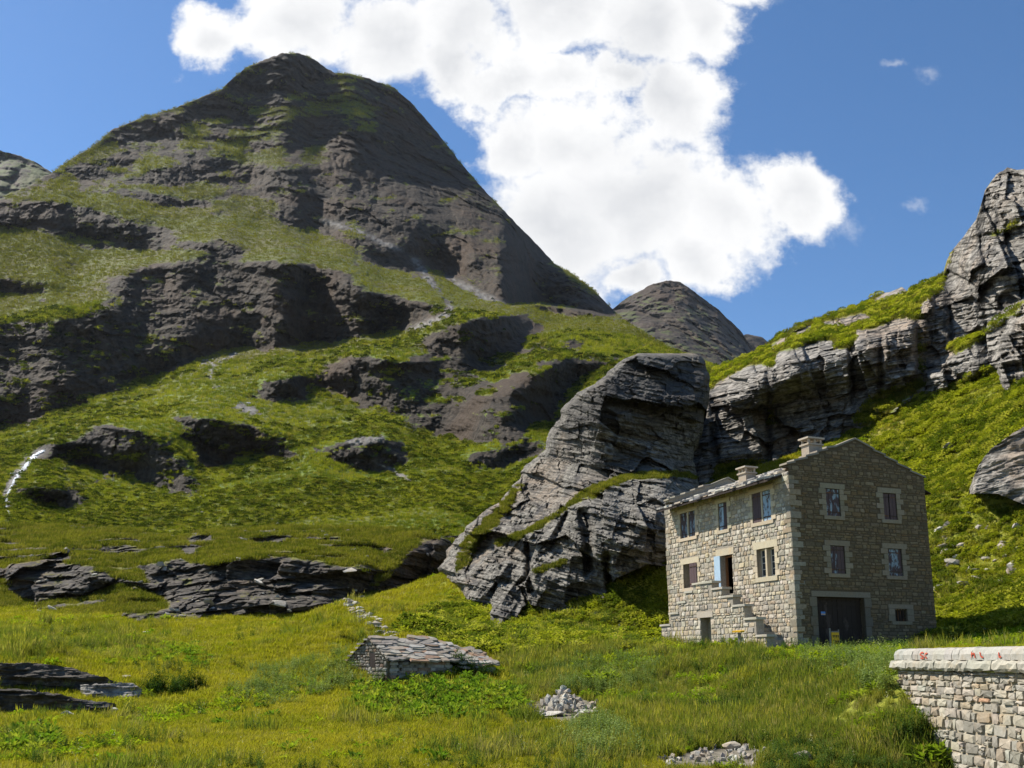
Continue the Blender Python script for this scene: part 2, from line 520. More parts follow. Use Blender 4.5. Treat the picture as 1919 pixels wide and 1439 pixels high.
SCREE = canvas()
for p in [[(770, 480), (790, 490), (850, 575), (855, 592), (770, 622), (765, 615), (835, 585), (838, 572), (785, 510)],
          [(600, 410), (650, 420), (720, 450), (760, 470), (740, 468), (680, 440), (610, 418)],
          [(850, 520), (960, 575), (900, 560), (830, 520)],
          [(370, 680), (450, 655), (440, 670), (405, 690), (410, 730), (390, 735), (388, 700)],
          [(420, 755), (470, 755), (500, 785), (470, 780)],
          [(640, 825), (720, 812), (720, 825), (660, 835)], [(690, 858), (790, 905), (760, 900)],
          [(75, 842), (95, 840), (50, 880), (20, 920), (20, 960), (8, 950), (6, 920), (35, 870)]]:
    fill(SCREE, p)
SKYLINE = [(-260, 480), (-200, 455), (0, 375), (60, 345), (100, 321), (140, 295), (180, 270), (215, 240), (270, 218), (320, 205), (370, 185), (418, 166), (428, 153), (460, 128),
           (505, 108), (518, 104), (530, 99), (552, 100), (575, 103), (600, 120), (628, 137), (660, 139), (700, 150), (740, 165), (770, 190), (800, 225), (830, 262), (860, 300), (890, 335),
           (915, 365), (940, 390), (975, 425), (1010, 460), (1040, 495), (1075, 515), (1110, 540), (1140, 570), (1165, 597), (1190, 613), (1250, 648), (1300, 668),
           (1350, 688), (1420, 720)]
RIDGE = [(900, 590), (940, 580), (975, 572), (1010, 570), (1060, 577), (1110, 586), (1160, 600), (1200, 620), (1250, 650), (1300, 670), (1350, 690)]
hc = [(0, 1090, 118), (400, 1090, 118), (850, 1090, 112), (1100, 1090, 112), (0, 1000, 150), (400, 1000, 150), (850, 1000, 140), (1100, 1000, 140),
      (0, 900, 205), (400, 900, 195), (800, 900, 190), (1050, 900, 175), (0, 800, 300), (400, 800, 265), (800, 800, 250), (1100, 800, 225), (-200, 900, 205), (-200, 700, 380),
      (0, 700, 380), (400, 700, 355), (800, 700, 330), (1050, 700, 300), (1300, 700, 300), (0, 600, 430), (400, 600, 425), (800, 600, 440), (1000, 585, 440), (1150, 615, 420),
      (1300, 680, 380), (1000, 540, 560), (1150, 585, 600), (900, 480, 660), (0, 500, 490), (400, 500, 520), (700, 500, 560), (0, 400, 560), (300, 400, 620), (600, 400, 670), (900, 380, 900), (1000, 470, 860),
      (200, 300, 720), (500, 300, 780), (650, 300, 820), (800, 280, 980), (400, 200, 850), (700, 180, 960), (540, 100, 930), (-200, 450, 560)]
H_TPS = TPS([(a, b) for a, b, _ in hc], np.log([c for _, _, c in hc]), 1e-3)
ROCKs = blur(ROCK, 5); SPARSEs = blur(SPARSE, 25); SCREEs = blur(SCREE, 3); MEADs = blur(MEADOW, 5)
gcx = (np.arange(CW) + .5) * CS + CX0
gcy = (np.arange(CH) + .5) * CS + CY0
LNY = canvas()
gx_, gy_ = np.meshgrid(gcx[::10], gcy[::10])
_low = H_TPS(gx_, gy_).astype(np.float32)


def low_sample(u, v):
    x = np.clip((u - gcx[0]) / (CS * 10), 0, _low.shape[1] - 1.001); y = np.clip((v - gcy[0]) / (CS * 10), 0, _low.shape[0] - 1.001)
    ix, iy = x.astype(int), y.astype(int); fx, fy = x - ix, y - iy
    return (_low[iy, ix] * (1 - fx) + _low[iy, ix + 1] * fx) * (1 - fy) + (_low[iy + 1, ix] * (1 - fx) + _low[iy + 1, ix + 1] * fx) * fy


# cliffs rise steeply where there is rock, the turf between lies flatter; the mean slope stays the surveyed one
gxx, gyy = np.meshgrid(gcx, gcy)
lowfull = low_sample(gxx, gyy)
bgr = np.clip(-np.gradient(lowfull, CS, axis=0), 0.0009, 0.006).astype(np.float32)
A_ = 1 - 0.94 * blur(ROCK, 4, 2)
ratio = A_ / blur(A_, 60, 70)
Dint = np.cumsum(((ratio - 1) * bgr)[::-1], 0)[::-1] * CS
Dint = blur(Dint.astype(np.float32), 26, 2)
Dint = (Dint - blur(Dint, 16, 78)).astype(np.float32)


def mountain_depth(U, V):
    wx = fbm(U / 42, V / 42, 0, 4, 0.55, 3) * 13; wy = fbm(U / 42, V / 34, 9, 4, 0.55, 5) * 10
    u, v = U + wx, V + wy
    rock = sample(ROCKs, u, v)
    D = sample(Dint, U + wx * 0.7, V + wy * 0.7)
    ln = low_sample(U, V) + D * (0.55 + 0.95 * sstep(380, 500, V))
    J = 0.42 * sstep(930, 1010, U)
    ln = ln + J * sstep(2, -5, V - pl(RIDGE, U)) * sstep(-230, -60, V - pl(RIDGE, U)) * (U > 900)
    Y0 = np.exp(ln)
    a, e = ray(U, V)
    X0, Z0 = a * Y0, e * Y0
    rr = np.clip(rock + 0.15, 0, 1)
    sc = np.clip(Y0 / 480, 0.3, 1.7)
    # buttresses and gullies, ledges across the slope, broken rock
    q = 1.0 / sc
    w1 = fbm(X0 * q / 70, Z0 * q / 70, Y0 * q / 90, 3, .5, 71) * 28
    w2 = fbm(X0 * q / 70, Z0 * q / 70, Y0 * q / 90, 3, .5, 72) * 22
    gul = fbm((X0 * q + w1 + 0.35 * Z0 * q) / 46, (Z0 * q + w2) / 78, Y0 * q / 200, 5, 0.52, 11, True)
    led = fbm((X0 * q + w2) / 46, (Z0 * q + 0.12 * X0 * q + w1 * .5) / 12, Y0 * q / 90, 6, 0.62, 23)
    brk = fbm(X0 * q / 13, Z0 * q / 10, Y0 * q / 15, 6, 0.68, 31, True)
    big = fbm(X0 / 110, Z0 / 110, Y0 / 110, 4, 0.5, 41)
    bdm = Z0 * q + .15 * X0 * q + w1 * .8 + 5 * fbm(X0 * q / 16, Z0 * q / 16, 0, 3, .5, 741)
    fct = facets(X0 * q + .4 * Z0 * q + w2 * .3, bdm, 24, 17, 731) * 8 + facets(X0 * q, bdm, 10, 6.5, 732) * 3.8 + facets(X0 * q, bdm, 4.5, 2.8, 733) * 2.0
    trc, ris = terrace(Z0 * q + 16 * fbm(X0 * q / 40, Z0 * q / 60, Y0 * q / 80, 5, .6, 751), 11.0, 12.0)
    pres = (1 - .75 * sstep(600, 760, U) * sstep(600, 540, V)) * sstep(-.1, .3, fbm(X0 * q / 45, Z0 * q / 30, Y0 * q / 70, 4, .6, 752))
    trc, ris = trc * pres, ris * pres
    hump = fbm(X0 / 42, Z0 / 24, Y0 / 70, 3, .5, 743) * 7.0 * sstep(560, 680, V) * (1 - rr * .5)
    dY = hump + sc * (trc * (1 - .4 * rr) + rr * (gul * 4.0 + led * 4.5 + brk * 4.5 + fct * .5) + (1 - rr) * (gul * 1.8 + led * 3.6 + brk * 2.6 + fct * .12) + big * 5.0 + (1 - sstep(300, 460, V)) * led * 3.0)
    top = np.clip((V - pl(SKYLINE, U)) / 14, 0.15, 1)
    Y = Y0 + dY * top

    def att(X, Yy, Z, nz):
        n = fbm(U / 40 + V / 90, V / 15, 3, 6, 0.7, 51) * 1.25
        sp = sample(SPARSEs, u, v)
        g = 0.86 - rock * 0.76 + (nz - 0.68) * 1.5 + n * (0.9 + 0.7 * sp) - 0.26 * sp + 0.75 * sample(MEADs, u, v) - ris * .55 * (1 - .6 * sample(MEADs, u, v)) + .15 * pres
        scr = sample(SCREEs, U + wx * .25, V + wy * .25)
        g = g - np.clip(scr * (1.2 + 1.6 * fbm(U / 7, V / 5, 5, 3, .6, 53)), 0, 1.5)
        return {'grass': np.clip(g, -0.2, 1.2), 'scree': np.clip(scr * (0.7 + 1.0 * fbm(U / 5, V / 4, 1, 3, .6, 52)), 0, 1) * .75, 'tone': rock * 0}
    return Y, att


us = np.linspace(-215, 1400, 800)
sk = pl(SKYLINE, us) + fbm(us / 16, 0, 0, 5, 0.6, 77) * 3.5 * np.clip((1200 - us) / 100, .25, 1)
NV = 600
mount = relief_sheet('mountain', us, np.full_like(us, 1095.0), sk, NV, mountain_depth, M_mount)
# the nearer hillside has finer turf: second material by distance
mount.data.materials.append(M_hill)
cen = np.zeros(len(mount.data.polygons) * 3, np.float32)
mount.data.polygons.foreach_get('center', cen)
mount.data.polygons.foreach_set('material_index', (cen[1::3] < 330).astype(np.int32))
structure(mount)


def simple_ridge(name, sky_pts, base_v, Yb, Yt, mat, n=(240, 140), amp=20.0, seed=1, grass=0.2, rough=3.0):
    us = np.linspace(sky_pts[0][0], sky_pts[-1][0], n[0])
    sk = pl(sky_pts, us) + fbm(us / 14, 0, 0, 5, 0.6, seed) * rough

    def dep(U, V):
        t = np.clip((base_v - V) / (base_v - pl(sky_pts, U) + 1e-6), 0, 1)
        Y0 = Yb + (Yt - Yb) * t
        a, e = ray(U, V)
        X0, Z0 = a * Y0, e * Y0
        s = Yt / 1800
        top = np.clip((V - pl(sky_pts, U)) / 10, 0.1, 1)
        g1 = fbm(X0 / (110 * s) + Z0 / (260 * s), Z0 / (330 * s), 0, 5, 0.5, seed + 3, True)
        g2 = fbm(X0 / (26 * s), Z0 / (22 * s), Y0 / 40, 5, 0.55, seed + 9)
        Y = Y0 + (g1 * amp + g2 * amp * 0.35) * top

        def att(X, Y, Z, nz):
            g = grass + (nz - 0.7) * 1.4 + fbm(U / 22, V / 10, 2, 4, 0.6, seed + 20) * 0.5 + (1 - t) * 0.15
            return {'grass': np.clip(g, -.2, 1.2), 'scree': t * 0, 'tone': t * 0}
        return Y, att
    return structure(relief_sheet(name, us, np.full_like(us, float(base_v)), sk, n[1], dep, mat, drop=0.03))


simple_ridge('far_mountain', [(1090, 640), (1130, 596), (1155, 573), (1180, 556), (1220, 534), (1240, 528), (1255, 526), (1275, 529), (1290, 537), (1310, 552), (1330, 568), (1345, 577), (1370, 603), (1395, 628),
                              (1408, 648), (1420, 672), (1440, 700)], 740, 900, 1500, M_far, (300, 170), 60.0, 5, 0.22)
simple_ridge('far_ridge', [(1340, 660), (1380, 635), (1398, 626), (1412, 627), (1430, 633), (1448, 645), (1500, 660), (1600, 690)], 740, 2000, 2300, M_far, (90, 50), 80.0, 8, 0.1)
simple_ridge('side_ridge', [(-260, 240), (-120, 262), (-40, 274), (0, 281), (40, 292), (62, 302), (80, 313), (110, 330), (180, 380)], 520, 800, 1200, M_far, (200, 120), 40.0, 14, 0.55)

# ---------------------------------------------------------------- the ground we stand above: meadow, banks and slopes
gpts = [(-100, 1439, 20), (0, 1439, 20), (300, 1439, 19.5), (600, 1439, 19.5), (900, 1439, 19.5), (1200, 1439, 20), (1450, 1439, 20.5), (1600, 1439, 21), (1780, 1439, 21.3),
        (0, 1380, 26), (300, 1370, 27), (600, 1370, 27), (900, 1370, 27), (1200, 1370, 27), (1500, 1370, 25.5), (1700, 1360, 22.6),
        (-50, 1340, 32), (270, 1322, 35), (500, 1310, 36), (700, 1297, 36), (850, 1292, 36), (1000, 1300, 34), (1200, 1290, 35), (1400, 1290, 33), (1550, 1290, 30), (1690, 1275, 23.9),
        (697, 1280, 38), (840, 1276, 38), (937, 1258, 42), (740, 1228, 46), (820, 1225, 47), (900, 1222, 47),
        (1250, 1208, 52), (1330, 1214, 46.5), (1420, 1218, 43), (1497, 1220, 41.8), (1600, 1218, 42.5), (1757, 1200, 44.8), (1640, 1228, 36), (1560, 1235, 34), (1420, 1245, 36), (1685, 1236, 30),
        (1850, 1206, 40), (1757, 1196, 46), (1800, 1180, 48), (1919, 1195, 40), (2050, 1180, 40), (1790, 1080, 56), (1919, 1060, 52), (1750, 900, 70), (1919, 940, 57), (1830, 880, 63),
        (1740, 790, 80), (1640, 800, 88), (1560, 850, 84), (1460, 865, 92), (1870, 700, 78), (1919, 750, 68), (2050, 700, 64), (2050, 950, 50), (1380, 890, 90),
        (1240, 1180, 54), (1245, 1100, 58), (1250, 1012, 63), (1150, 1095, 62), (1100, 1130, 61), (1000, 1138, 63), (880, 1138, 67), (950, 1200, 50), (1100, 1200, 48), (1200, 1210, 47.5),
        (820, 1170, 60), (825, 1085, 82), (760, 1130, 75), (900, 1085, 76), (650, 1132, 64), (690, 1166, 54), (745, 1197, 45.5), (640, 1200, 50), (560, 1190, 58), (560, 1165, 66),
        (400, 1190, 62), (200, 1190, 60), (300, 1230, 50), (150, 1240, 46), (450, 1250, 46), (600, 1240, 44.5),
        (0, 1214, 44), (120, 1217, 45), (230, 1247, 43), (0, 1250, 38.5), (0, 1330, 33), (130, 1335, 32.5), (250, 1300, 37), (-120, 1240, 42),
        (0, 1182, 58), (100, 1165, 66), (0, 1140, 78), (-120, 1140, 78), (250, 1150, 76)]
gw_ = [tuple(at(*p)) for p in gpts]
gw_ += [(-30, 8, -2.7), (0, 8, -2.7), (8, 8, -2.9), (30, 8, -2.7), (0, 0, -2.8), (-30, 0, -2.8), (30, 0, -2.8), (-70, 60, 3), (-90, 100, 8), (-40, 110, 3), (-10, 110, 4), (-60, 150, 4), (-10, 150, 4),
        (12, 80, 11), (20, 110, 16), (90, 60, 40), (80, 100, 45), (40, 130, 26), (60, 30, 6), (20, 150, 18), (60, 150, 40)]
G_TPS = TPS([(p[0], p[1]) for p in gw_], [p[2] for p in gw_], 2e-4)


def ground_z(X, Y, fine=True):
    X = np.asarray(X, float); Y = np.asarray(Y, float)
    z = G_TPS(X, Y)
    if fine:
        k = np.clip(Y / 45, 0.5, 1.6)
        z = z + fbm(X / 2.6, Y / 2.6, 0, 4, 0.5, 101) * 0.10 * k + fbm(X / 9, Y / 9, 4, 2, 0.5, 102) * 0.18 * k
    return z


gu = np.linspace(-0.86, 0.94, 560)
gr_ = np.concatenate([np.linspace(1.5, 14, 14)[:-1], np.exp(np.linspace(math.log(14), math.log(150), 330))])
GX = gu[None] * gr_[:, None]
GY = np.repeat(gr_[:, None], len(gu), 1)
GZ = ground_z(GX, GY)
gpx, gpy = to_px(GX, GY, GZ)
BARE = canvas()
for p in [[(985, 1330), (1010, 1310), (1075, 1305), (1130, 1325), (1120, 1350), (1060, 1360), (1000, 1345)],
          [(1225, 1425), (1290, 1405), (1400, 1395), (1440, 1410), (1425, 1439), (1240, 1445)],
          [(640, 1130), (665, 1132), (700, 1165), (755, 1195), (740, 1200), (690, 1172)]]:
    fill(BARE, p)
bare = sample(blur(BARE, 4), gpx + fbm(GX, GY, 0, 3, .5, 5) * 8, gpy + fbm(GX, GY, 5, 3, .5, 5) * 5) * (GY < 75)
gnz = slope_of(GX, GY, GZ)
ground = grid_mesh('ground', GX, GY, GZ, {'grass': np.clip(1.1 - bare * 1.6 + fbm(GX / 3, GY / 3, 3, 3, .5, 8) * .15, -.3, 1.2), 'scree': bare * 0.15, 'tone': bare * 0}, M_ground)
structure(ground)


# ---------------------------------------------------------------- rock: strata, cracks and blocks
def strata_relief(X, Y, Z, seed, dip=0.22, dip2=0.05, warp=1.0):
    """metres of depth: thin ledges along the bedding planes"""
    b = Z + dip * X + dip2 * Y + warp * fbm(X / 9, Y / 9, Z / 9, 3, 0.5, seed)
    s = 0
    for k, (th, am, lf) in enumerate(((7.5, 0.5, 1.6), (3.0, 0.55, 2.2), (1.25, 0.75, 3.5), (0.6, 0.45, 5.0), (0.28, 0.2, 7.0))):
        q = b / th + 0.25 * vnoise(X / (th * 2), Y / (th * 2), Z / (th * 2), seed + 40 + k)
        i = np.floor(q); f = q - i
        lat = lf * th
        jx = np.floor(X / lat + vnoise(i * 2.3, i * 0, X / (lat * 2), seed + 50 + k) * 0.8 + i * 0.37)      # joints cut each bed into blocks
        r0 = vnoise(i * 1.37 + 11.1 * k, X / lat, Y / lat + Z / (lat * 3), seed + k) * 0.7 + vnoise(i * 5.17 + 0.5, jx * 3.33 + 0.5, 0 * X, seed + 60 + k) * 0.45
        w = sstep(0.80, 1.0, f)
        s = s + am * r0 * (1 - w) - am * 0.35 * np.exp(-((f - 0.9) / 0.07) ** 2)
    return s


def block_relief(u, v, sx, sy, seed):
    """metres of depth factor: joint-bounded blocks; also returns crack strength"""
    wu = fbm(u / 50, v / 50, 0, 3, 0.5, seed) * 14
    d, r = worley((u + wu) / sx, (v + wu * 0.6) / sy, seed)
    crack = np.exp(-(d / 0.05) ** 2)
    return (r - 0.5) * sstep(0, 0.10, d), crack * sstep(-.1, .5, fbm(u / 90, v / 90, 3, 2, .5, seed + 5))


def masked(polys, soft):
    c = canvas()
    for p in polys:
        fill(c, p)
    return blur(c, soft)


# knoll across the meadow
KROCK = canvas()
for p in [[(265, 1062), (330, 1046), (400, 1060), (540, 1040), (610, 1055), (705, 1072), (695, 1110), (640, 1130), (600, 1150), (520, 1162), (400, 1168), (330, 1142), (280, 1112)],
          [(15, 1062), (80, 1045), (150, 1060), (205, 1070), (216, 1095), (150, 1122), (60, 1132), (10, 1110)], [(-200, 1050), (0, 1040), (10, 1080), (-60, 1110), (-200, 1100)],
          [(790, 1006), (848, 1016), (825, 1068), (785, 1092), (735, 1112), (700, 1100), (740, 1066)], [(345, 1004), (400, 1000), (405, 1016), (350, 1018)],
          [(340, 1024), (372, 1022), (375, 1036), (340, 1036)], [(470, 1007), (520, 1004), (545, 1016), (480, 1022)], [(560, 1005), (640, 1010), (645, 1018), (580, 1016)],
          [(95, 1035), (140, 1030), (135, 1050), (100, 1048)], [(180, 1022), (230, 1020), (280, 1028), (200, 1034)], [(215, 1150), (330, 1140), (420, 1172), (380, 1190), (240, 1180)]]:
    fill(KROCK, p)
KTOP = [(-220, 978), (0, 982), (100, 984), (230, 990), (300, 1000), (330, 1003), (400, 994), (520, 988), (650, 988), (780, 994), (842, 1012), (862, 1040), (880, 1090)]
kc = [(-200, 1200, 62), (0, 1200, 60), (300, 1200, 63), (560, 1190, 68), (700, 1150, 78), (860, 1120, 92), (-200, 1150, 72), (0, 1140, 76), (200, 1140, 76), (300, 1160, 72), (500, 1165, 74), (640, 1130, 80),
      (0, 1040, 100), (300, 1040, 96), (520, 1035, 92), (700, 1065, 94), (800, 1080, 100), (-200, 1000, 118), (0, 988, 128), (300, 1002, 120), (520, 990, 122), (780, 996, 116), (842, 1014, 112), (880, 1080, 106)]
K_TPS = TPS([(a, b) for a, b, _ in kc], np.log([c for _, _, c in kc]), 1e-3)
KA = 1 - 0.92 * blur(KROCK, 2, 1)
kdev = KA - blur(KA, 30, 30)
KD = np.cumsum(kdev[::-1], 0)[::-1] * CS * 0.0045
KD = blur(KD, 12, 1)
KD = KD - blur(KD, 8, 36)
KRs = blur(KROCK, 3)


def knoll_depth(U, V):
    wx = fbm(U / 24, V / 24, 0, 4, 0.55, 203) * 8; wy = fbm(U / 24, V / 20, 9, 4, 0.55, 205) * 6
    rock = sample(KRs, U + wx, V + wy)
    ln = K_TPS(U, V) + sample(KD.astype(np.float32), U + wx * .7, V + wy * .7) * 1.3
    Y0 = np.exp(ln); a, e = ray(U, V); X0, Z0 = a * Y0, e * Y0
    st = strata_relief(X0, Y0, Z0, 61, -0.12, 0.1, 1.2)
    bl, cr = block_relief(U + V * .3, V, 60, 22, 62)
    lump = fbm(X0 / 5, Z0 / 2.5, Y0 / 8, 4, 0.5, 63)
    big = fbm(X0 / 14, Z0 / 9, Y0 / 20, 3, 0.5, 64)
    bd = Z0 - .12 * X0 + .8 * fbm(X0 / 12, Y0 / 12, Z0 / 12, 2, .5, 720)
    fac_ = facets(X0 + .3 * Z0, bd, 5.5, 3.0, 721) * 3.2 + facets(X0, bd, 2.4, 1.0, 722) * 1.3 + facets(X0, bd, 1.0, .4, 723) * .5
    dY = rock * (st * 0.6 + fac_ + lump * .7) + (1 - rock) * (lump * 2.2 + big * 3.2 + fac_ * .35)
    trc, ris = terrace(Z0 + 1.3 * fbm(X0 / 6, Z0 / 9, Y0 / 9, 4, .55, 761), 1.9, 4.2, .45)
    pres = sstep(-.25, .15, fbm(X0 / 9, Z0 / 5, Y0 / 14, 4, .6, 762))
    dY = dY + trc * pres * (1 - rock * .7) + fac_ * .5 * ris * pres
    top = np.clip((V - pl(KTOP, U)) / 10, 0.1, 1)

    def att(X, Y, Z, nz):
        n = fbm(U / 22, V / 7, 3, 5, 0.65, 66)
        return {'grass': np.clip(0.86 - rock * 1.1 + (nz - .58) * 1.0 + n * .7 - ris * pres * 1.0 + .12, -.2, 1.2), 'scree': rock * 0, 'tone': rock * 0}
    return Y0 + dY * top, att


us = np.linspace(-215, 880, 560)
kt = pl(KTOP, us) + fbm(us / 9, 0, 0, 4, .6, 67) * 2.5
structure(relief_sheet('knoll', us, np.full_like(us, 1205.0), kt, 200, knoll_depth, M_knoll, drop=0.012))

# the crag behind the house
CUL = [(660, 1200), (672, 1170), (690, 1150), (718, 1122), (736, 1085), (765, 1053), (800, 1040), (850, 1012), (880, 985), (900, 965), (940, 935), (985, 880), (1020, 848), (1065, 820), (1090, 845), (1130, 868), (1180, 872)]
CUR = [(660, 1296), (667, 1312), (680, 1322), (700, 1331), (740, 1331), (790, 1320), (830, 1306), (862, 1298), (880, 1306), (900, 1312), (1180, 1312)]
cc = [(870, 1150, 66), (1000, 1150, 62), (1100, 1150, 60), (1250, 1150, 60), (900, 1060, 72), (1000, 1060, 65), (1100, 1060, 62), (1250, 1060, 63), (830, 1060, 80), (880, 1000, 79), (950, 960, 80), (1000, 1000, 70),
      (1100, 950, 64), (1250, 920, 65), (1000, 900, 83), (1060, 930, 71), (1100, 895, 72), (1180, 870, 74), (1290, 870, 80), (1060, 800, 80), (1110, 800, 74), (1150, 800, 73), (1250, 800, 76.5), (1310, 800, 80.5), (1100, 745, 76), (1130, 735, 74), (1200, 720, 76), (1300, 720, 81),
      (1180, 672, 78), (1240, 668, 80), (1300, 670, 84)]
C_TPS = TPS([(a, b) for a, b, _ in cc], [c for _, _, c in cc], 2e-3)
C_low = masked([[(870, 1180), (870, 1090), (900, 1050), (935, 1010), (1000, 990), (1060, 950), (1105, 918), (1180, 893), (1262, 888), (1320, 900), (1320, 1180)]], 3)
C_up = masked([[(1035, 830), (1045, 770), (1120, 720), (1160, 670), (1310, 660), (1340, 700), (1330, 770), (1290, 800), (1200, 790), (1140, 810), (1090, 835), (1050, 860)]], 4)
C_crack = masked([[(1082, 955), (1102, 955), (1112, 1000), (1110, 1065), (1098, 1080), (1092, 1010)], [(985, 1010), (992, 1010), (1000, 1110), (990, 1110)], [(1060, 960), (1068, 960), (1040, 1020), (1034, 1015)],
                  [(1130, 1040), (1140, 1035), (1150, 1100), (1140, 1105)]], 2)
C_grass = masked([[(925, 1015), (1000, 985), (1060, 945), (1105, 912), (1180, 886), (1262, 880), (1320, 888), (1320, 900), (1262, 893), (1180, 900), (1105, 925), (1060, 960), (1000, 998), (935, 1025)],
                  [(870, 1010), (935, 950), (965, 905), (985, 905), (960, 950), (900, 1020), (880, 1060), (850, 1075)], [(1000, 1065), (1060, 1045), (1065, 1055), (1000, 1080)], [(1085, 920), (1140, 900), (1110, 940)]], 3)
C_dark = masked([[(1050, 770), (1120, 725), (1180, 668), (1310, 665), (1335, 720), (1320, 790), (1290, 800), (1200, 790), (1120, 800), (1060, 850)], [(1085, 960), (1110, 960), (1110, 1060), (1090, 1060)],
                 [(1090, 850), (1190, 845), (1280, 870), (1200, 880), (1100, 890)]], 14)  # upper face, chimney and recess darkened: their shade put into the rock colour
nr, ncol = 430, 400
vv = np.linspace(662, 1175, nr)
uL = pl(CUL, vv) + fbm(vv / 30, 0, 0, 5, .65, 301) * 12; uR = pl(CUR, vv) + fbm(vv / 30, 5, 0, 5, .65, 302) * 6
tt = np.linspace(0, 1, ncol)
U = uL[:, None] + (uR - uL)[:, None] * tt[None]
V = np.repeat(vv[:, None], ncol, 1)
Y0 = C_TPS(U, V)
low, up, crk = sample(C_low, U + fbm(U / 30, V / 30, 0, 3, .5, 9) * 6, V + fbm(U / 30, V / 30, 4, 3, .5, 9) * 5), sample(C_up, U, V + fbm(U / 40, V / 40, 4, 3, .5, 12) * 6), sample(C_crack, U + fbm(U / 12, V / 12, 0, 3, .5, 19) * 4, V)
Y0 = Y0 - 1.8 * low - 0.5 * up + 2.4 * crk
a, e = ray(U, V); X0, Z0 = a * Y0, e * Y0
edgeL, edgeR, edgeT = (U - uL[:, None]), (uR[:, None] - U), V - 662
XB, ZB = a * 72, e * 72
rim = np.maximum(np.maximum(1 - edgeL / 16, 1 - edgeR / 12), 1 - edgeT / 8).clip(0, 1)
st = strata_relief(XB, Y0 * 0 + 72, ZB, 71, 0.24, 0.0, 0.2)
bl, cr = block_relief(U - V * .35, V + U * .22, 150, 44, 72)
bl2, cr2 = block_relief(U - V * .3, V + U * .25, 60, 13, 73)
lump = fbm(X0 / 3.5, Z0 / 2.2, Y0 / 4, 5, 0.55, 74)
# left flank is broken into slabs that lean down the slope
flank = sstep(1090, 960, U) * sstep(700, 800, V)
rib = fbm((U + V * 0.75) / 34, (U - V) / 140, 2, 4, 0.55, 75, True)
bd = ZB + .24 * XB + .2 * fbm(XB / 12, 0, ZB / 12, 2, .5, 700)
blk_ = facets(XB - .4 * ZB, bd, 6.5, 4.6, 701, .12) * 5.0 + facets(XB - .3 * ZB, bd, 2.8, 1.8, 702, .12) * 2.2 + facets(XB, bd, 1.2, .5, 703, .1) * .7 + facets(XB, bd, .5, .22, 704, .1) * .25
Yc = Y0 + st * 0.75 + blk_ + cr * 0.3 + lump * 0.25 - flank * rib * 1.5 + rim ** 2 * 4.0
X, Z = a * Yc, e * Yc
nz = slope_of(X, Yc, Z)
gC = sample(C_grass, U + fbm(U / 14, V / 14, 0, 3, .5, 78) * 5, V + fbm(U / 14, V / 14, 4, 3, .5, 78) * 4)
nn = fbm(U / 10, V / 5, 3, 4, .6, 79)
gcov = gC * 1.05 - 0.22 + (nz - .7) * 0.9 + nn * 0.6
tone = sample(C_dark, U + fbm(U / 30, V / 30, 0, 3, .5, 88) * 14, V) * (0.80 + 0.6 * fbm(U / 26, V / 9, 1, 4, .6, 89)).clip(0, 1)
# close the sides and the top behind
Xs, Ys, Zs, at_ = [X], [Yc], [Z], [gcov]
for side, sgn in ((0, 1), (-1, -1)):
    px, py_, pz = [], [], []
    for k in range(1, 7):
        px.append(X[:, side] + sgn * 0.35 * k * k * 0.4 + X[:, side] / Yc[:, side] * 3.0 * k); py_.append(Yc[:, side] + 3.0 * k); pz.append(Z[:, side] - 0.02 * k * k)
    px, py_, pz = np.array(px).T, np.array(py_).T, np.array(pz).T
    if side == 0:
        px, py_, pz = px[:, ::-1], py_[:, ::-1], pz[:, ::-1]
        X, Yc, Z = np.hstack([px, X]), np.hstack([py_, Yc]), np.hstack([pz, Z]); gcov = np.hstack([np.repeat(gcov[:, :1], 6, 1), gcov]); tone = np.hstack([np.repeat(tone[:, :1], 6, 1), tone])
    else:
        X, Yc, Z = np.hstack([X, px]), np.hstack([Yc, py_]), np.hstack([Z, pz]); gcov = np.hstack([gcov, np.repeat(gcov[:, -1:], 6, 1)]); tone = np.hstack([tone, np.repeat(tone[:, -1:], 6, 1)])
top = [(X[0] * (1 + .03 * k), Yc[0] + 3.0 * k, Z[0] - .15 * k * k) for k in range(5, 0, -1)]
X = np.vstack([t_[0] for t_ in top] + [X]); Yc = np.vstack([t_[1] for t_ in top] + [Yc]); Z = np.vstack([t_[2] for t_ in top] + [Z])
gcov = np.vstack([gcov[:1] + .6] * 5 + [gcov]); tone = np.vstack([tone[:1]] * 5 + [tone])
SHEETS['crag'] = (X, Yc, Z, gcov, slope_of(X, Yc, Z))
structure(grid_mesh('crag', X, Yc, Z, {'grass': gcov.clip(-.2, 1.2), 'scree': gcov * 0, 'tone': tone.clip(0, 1), 'bed': Z / Yc * 72 + .24 * X / Yc * 72}, M_crag, smooth=False))

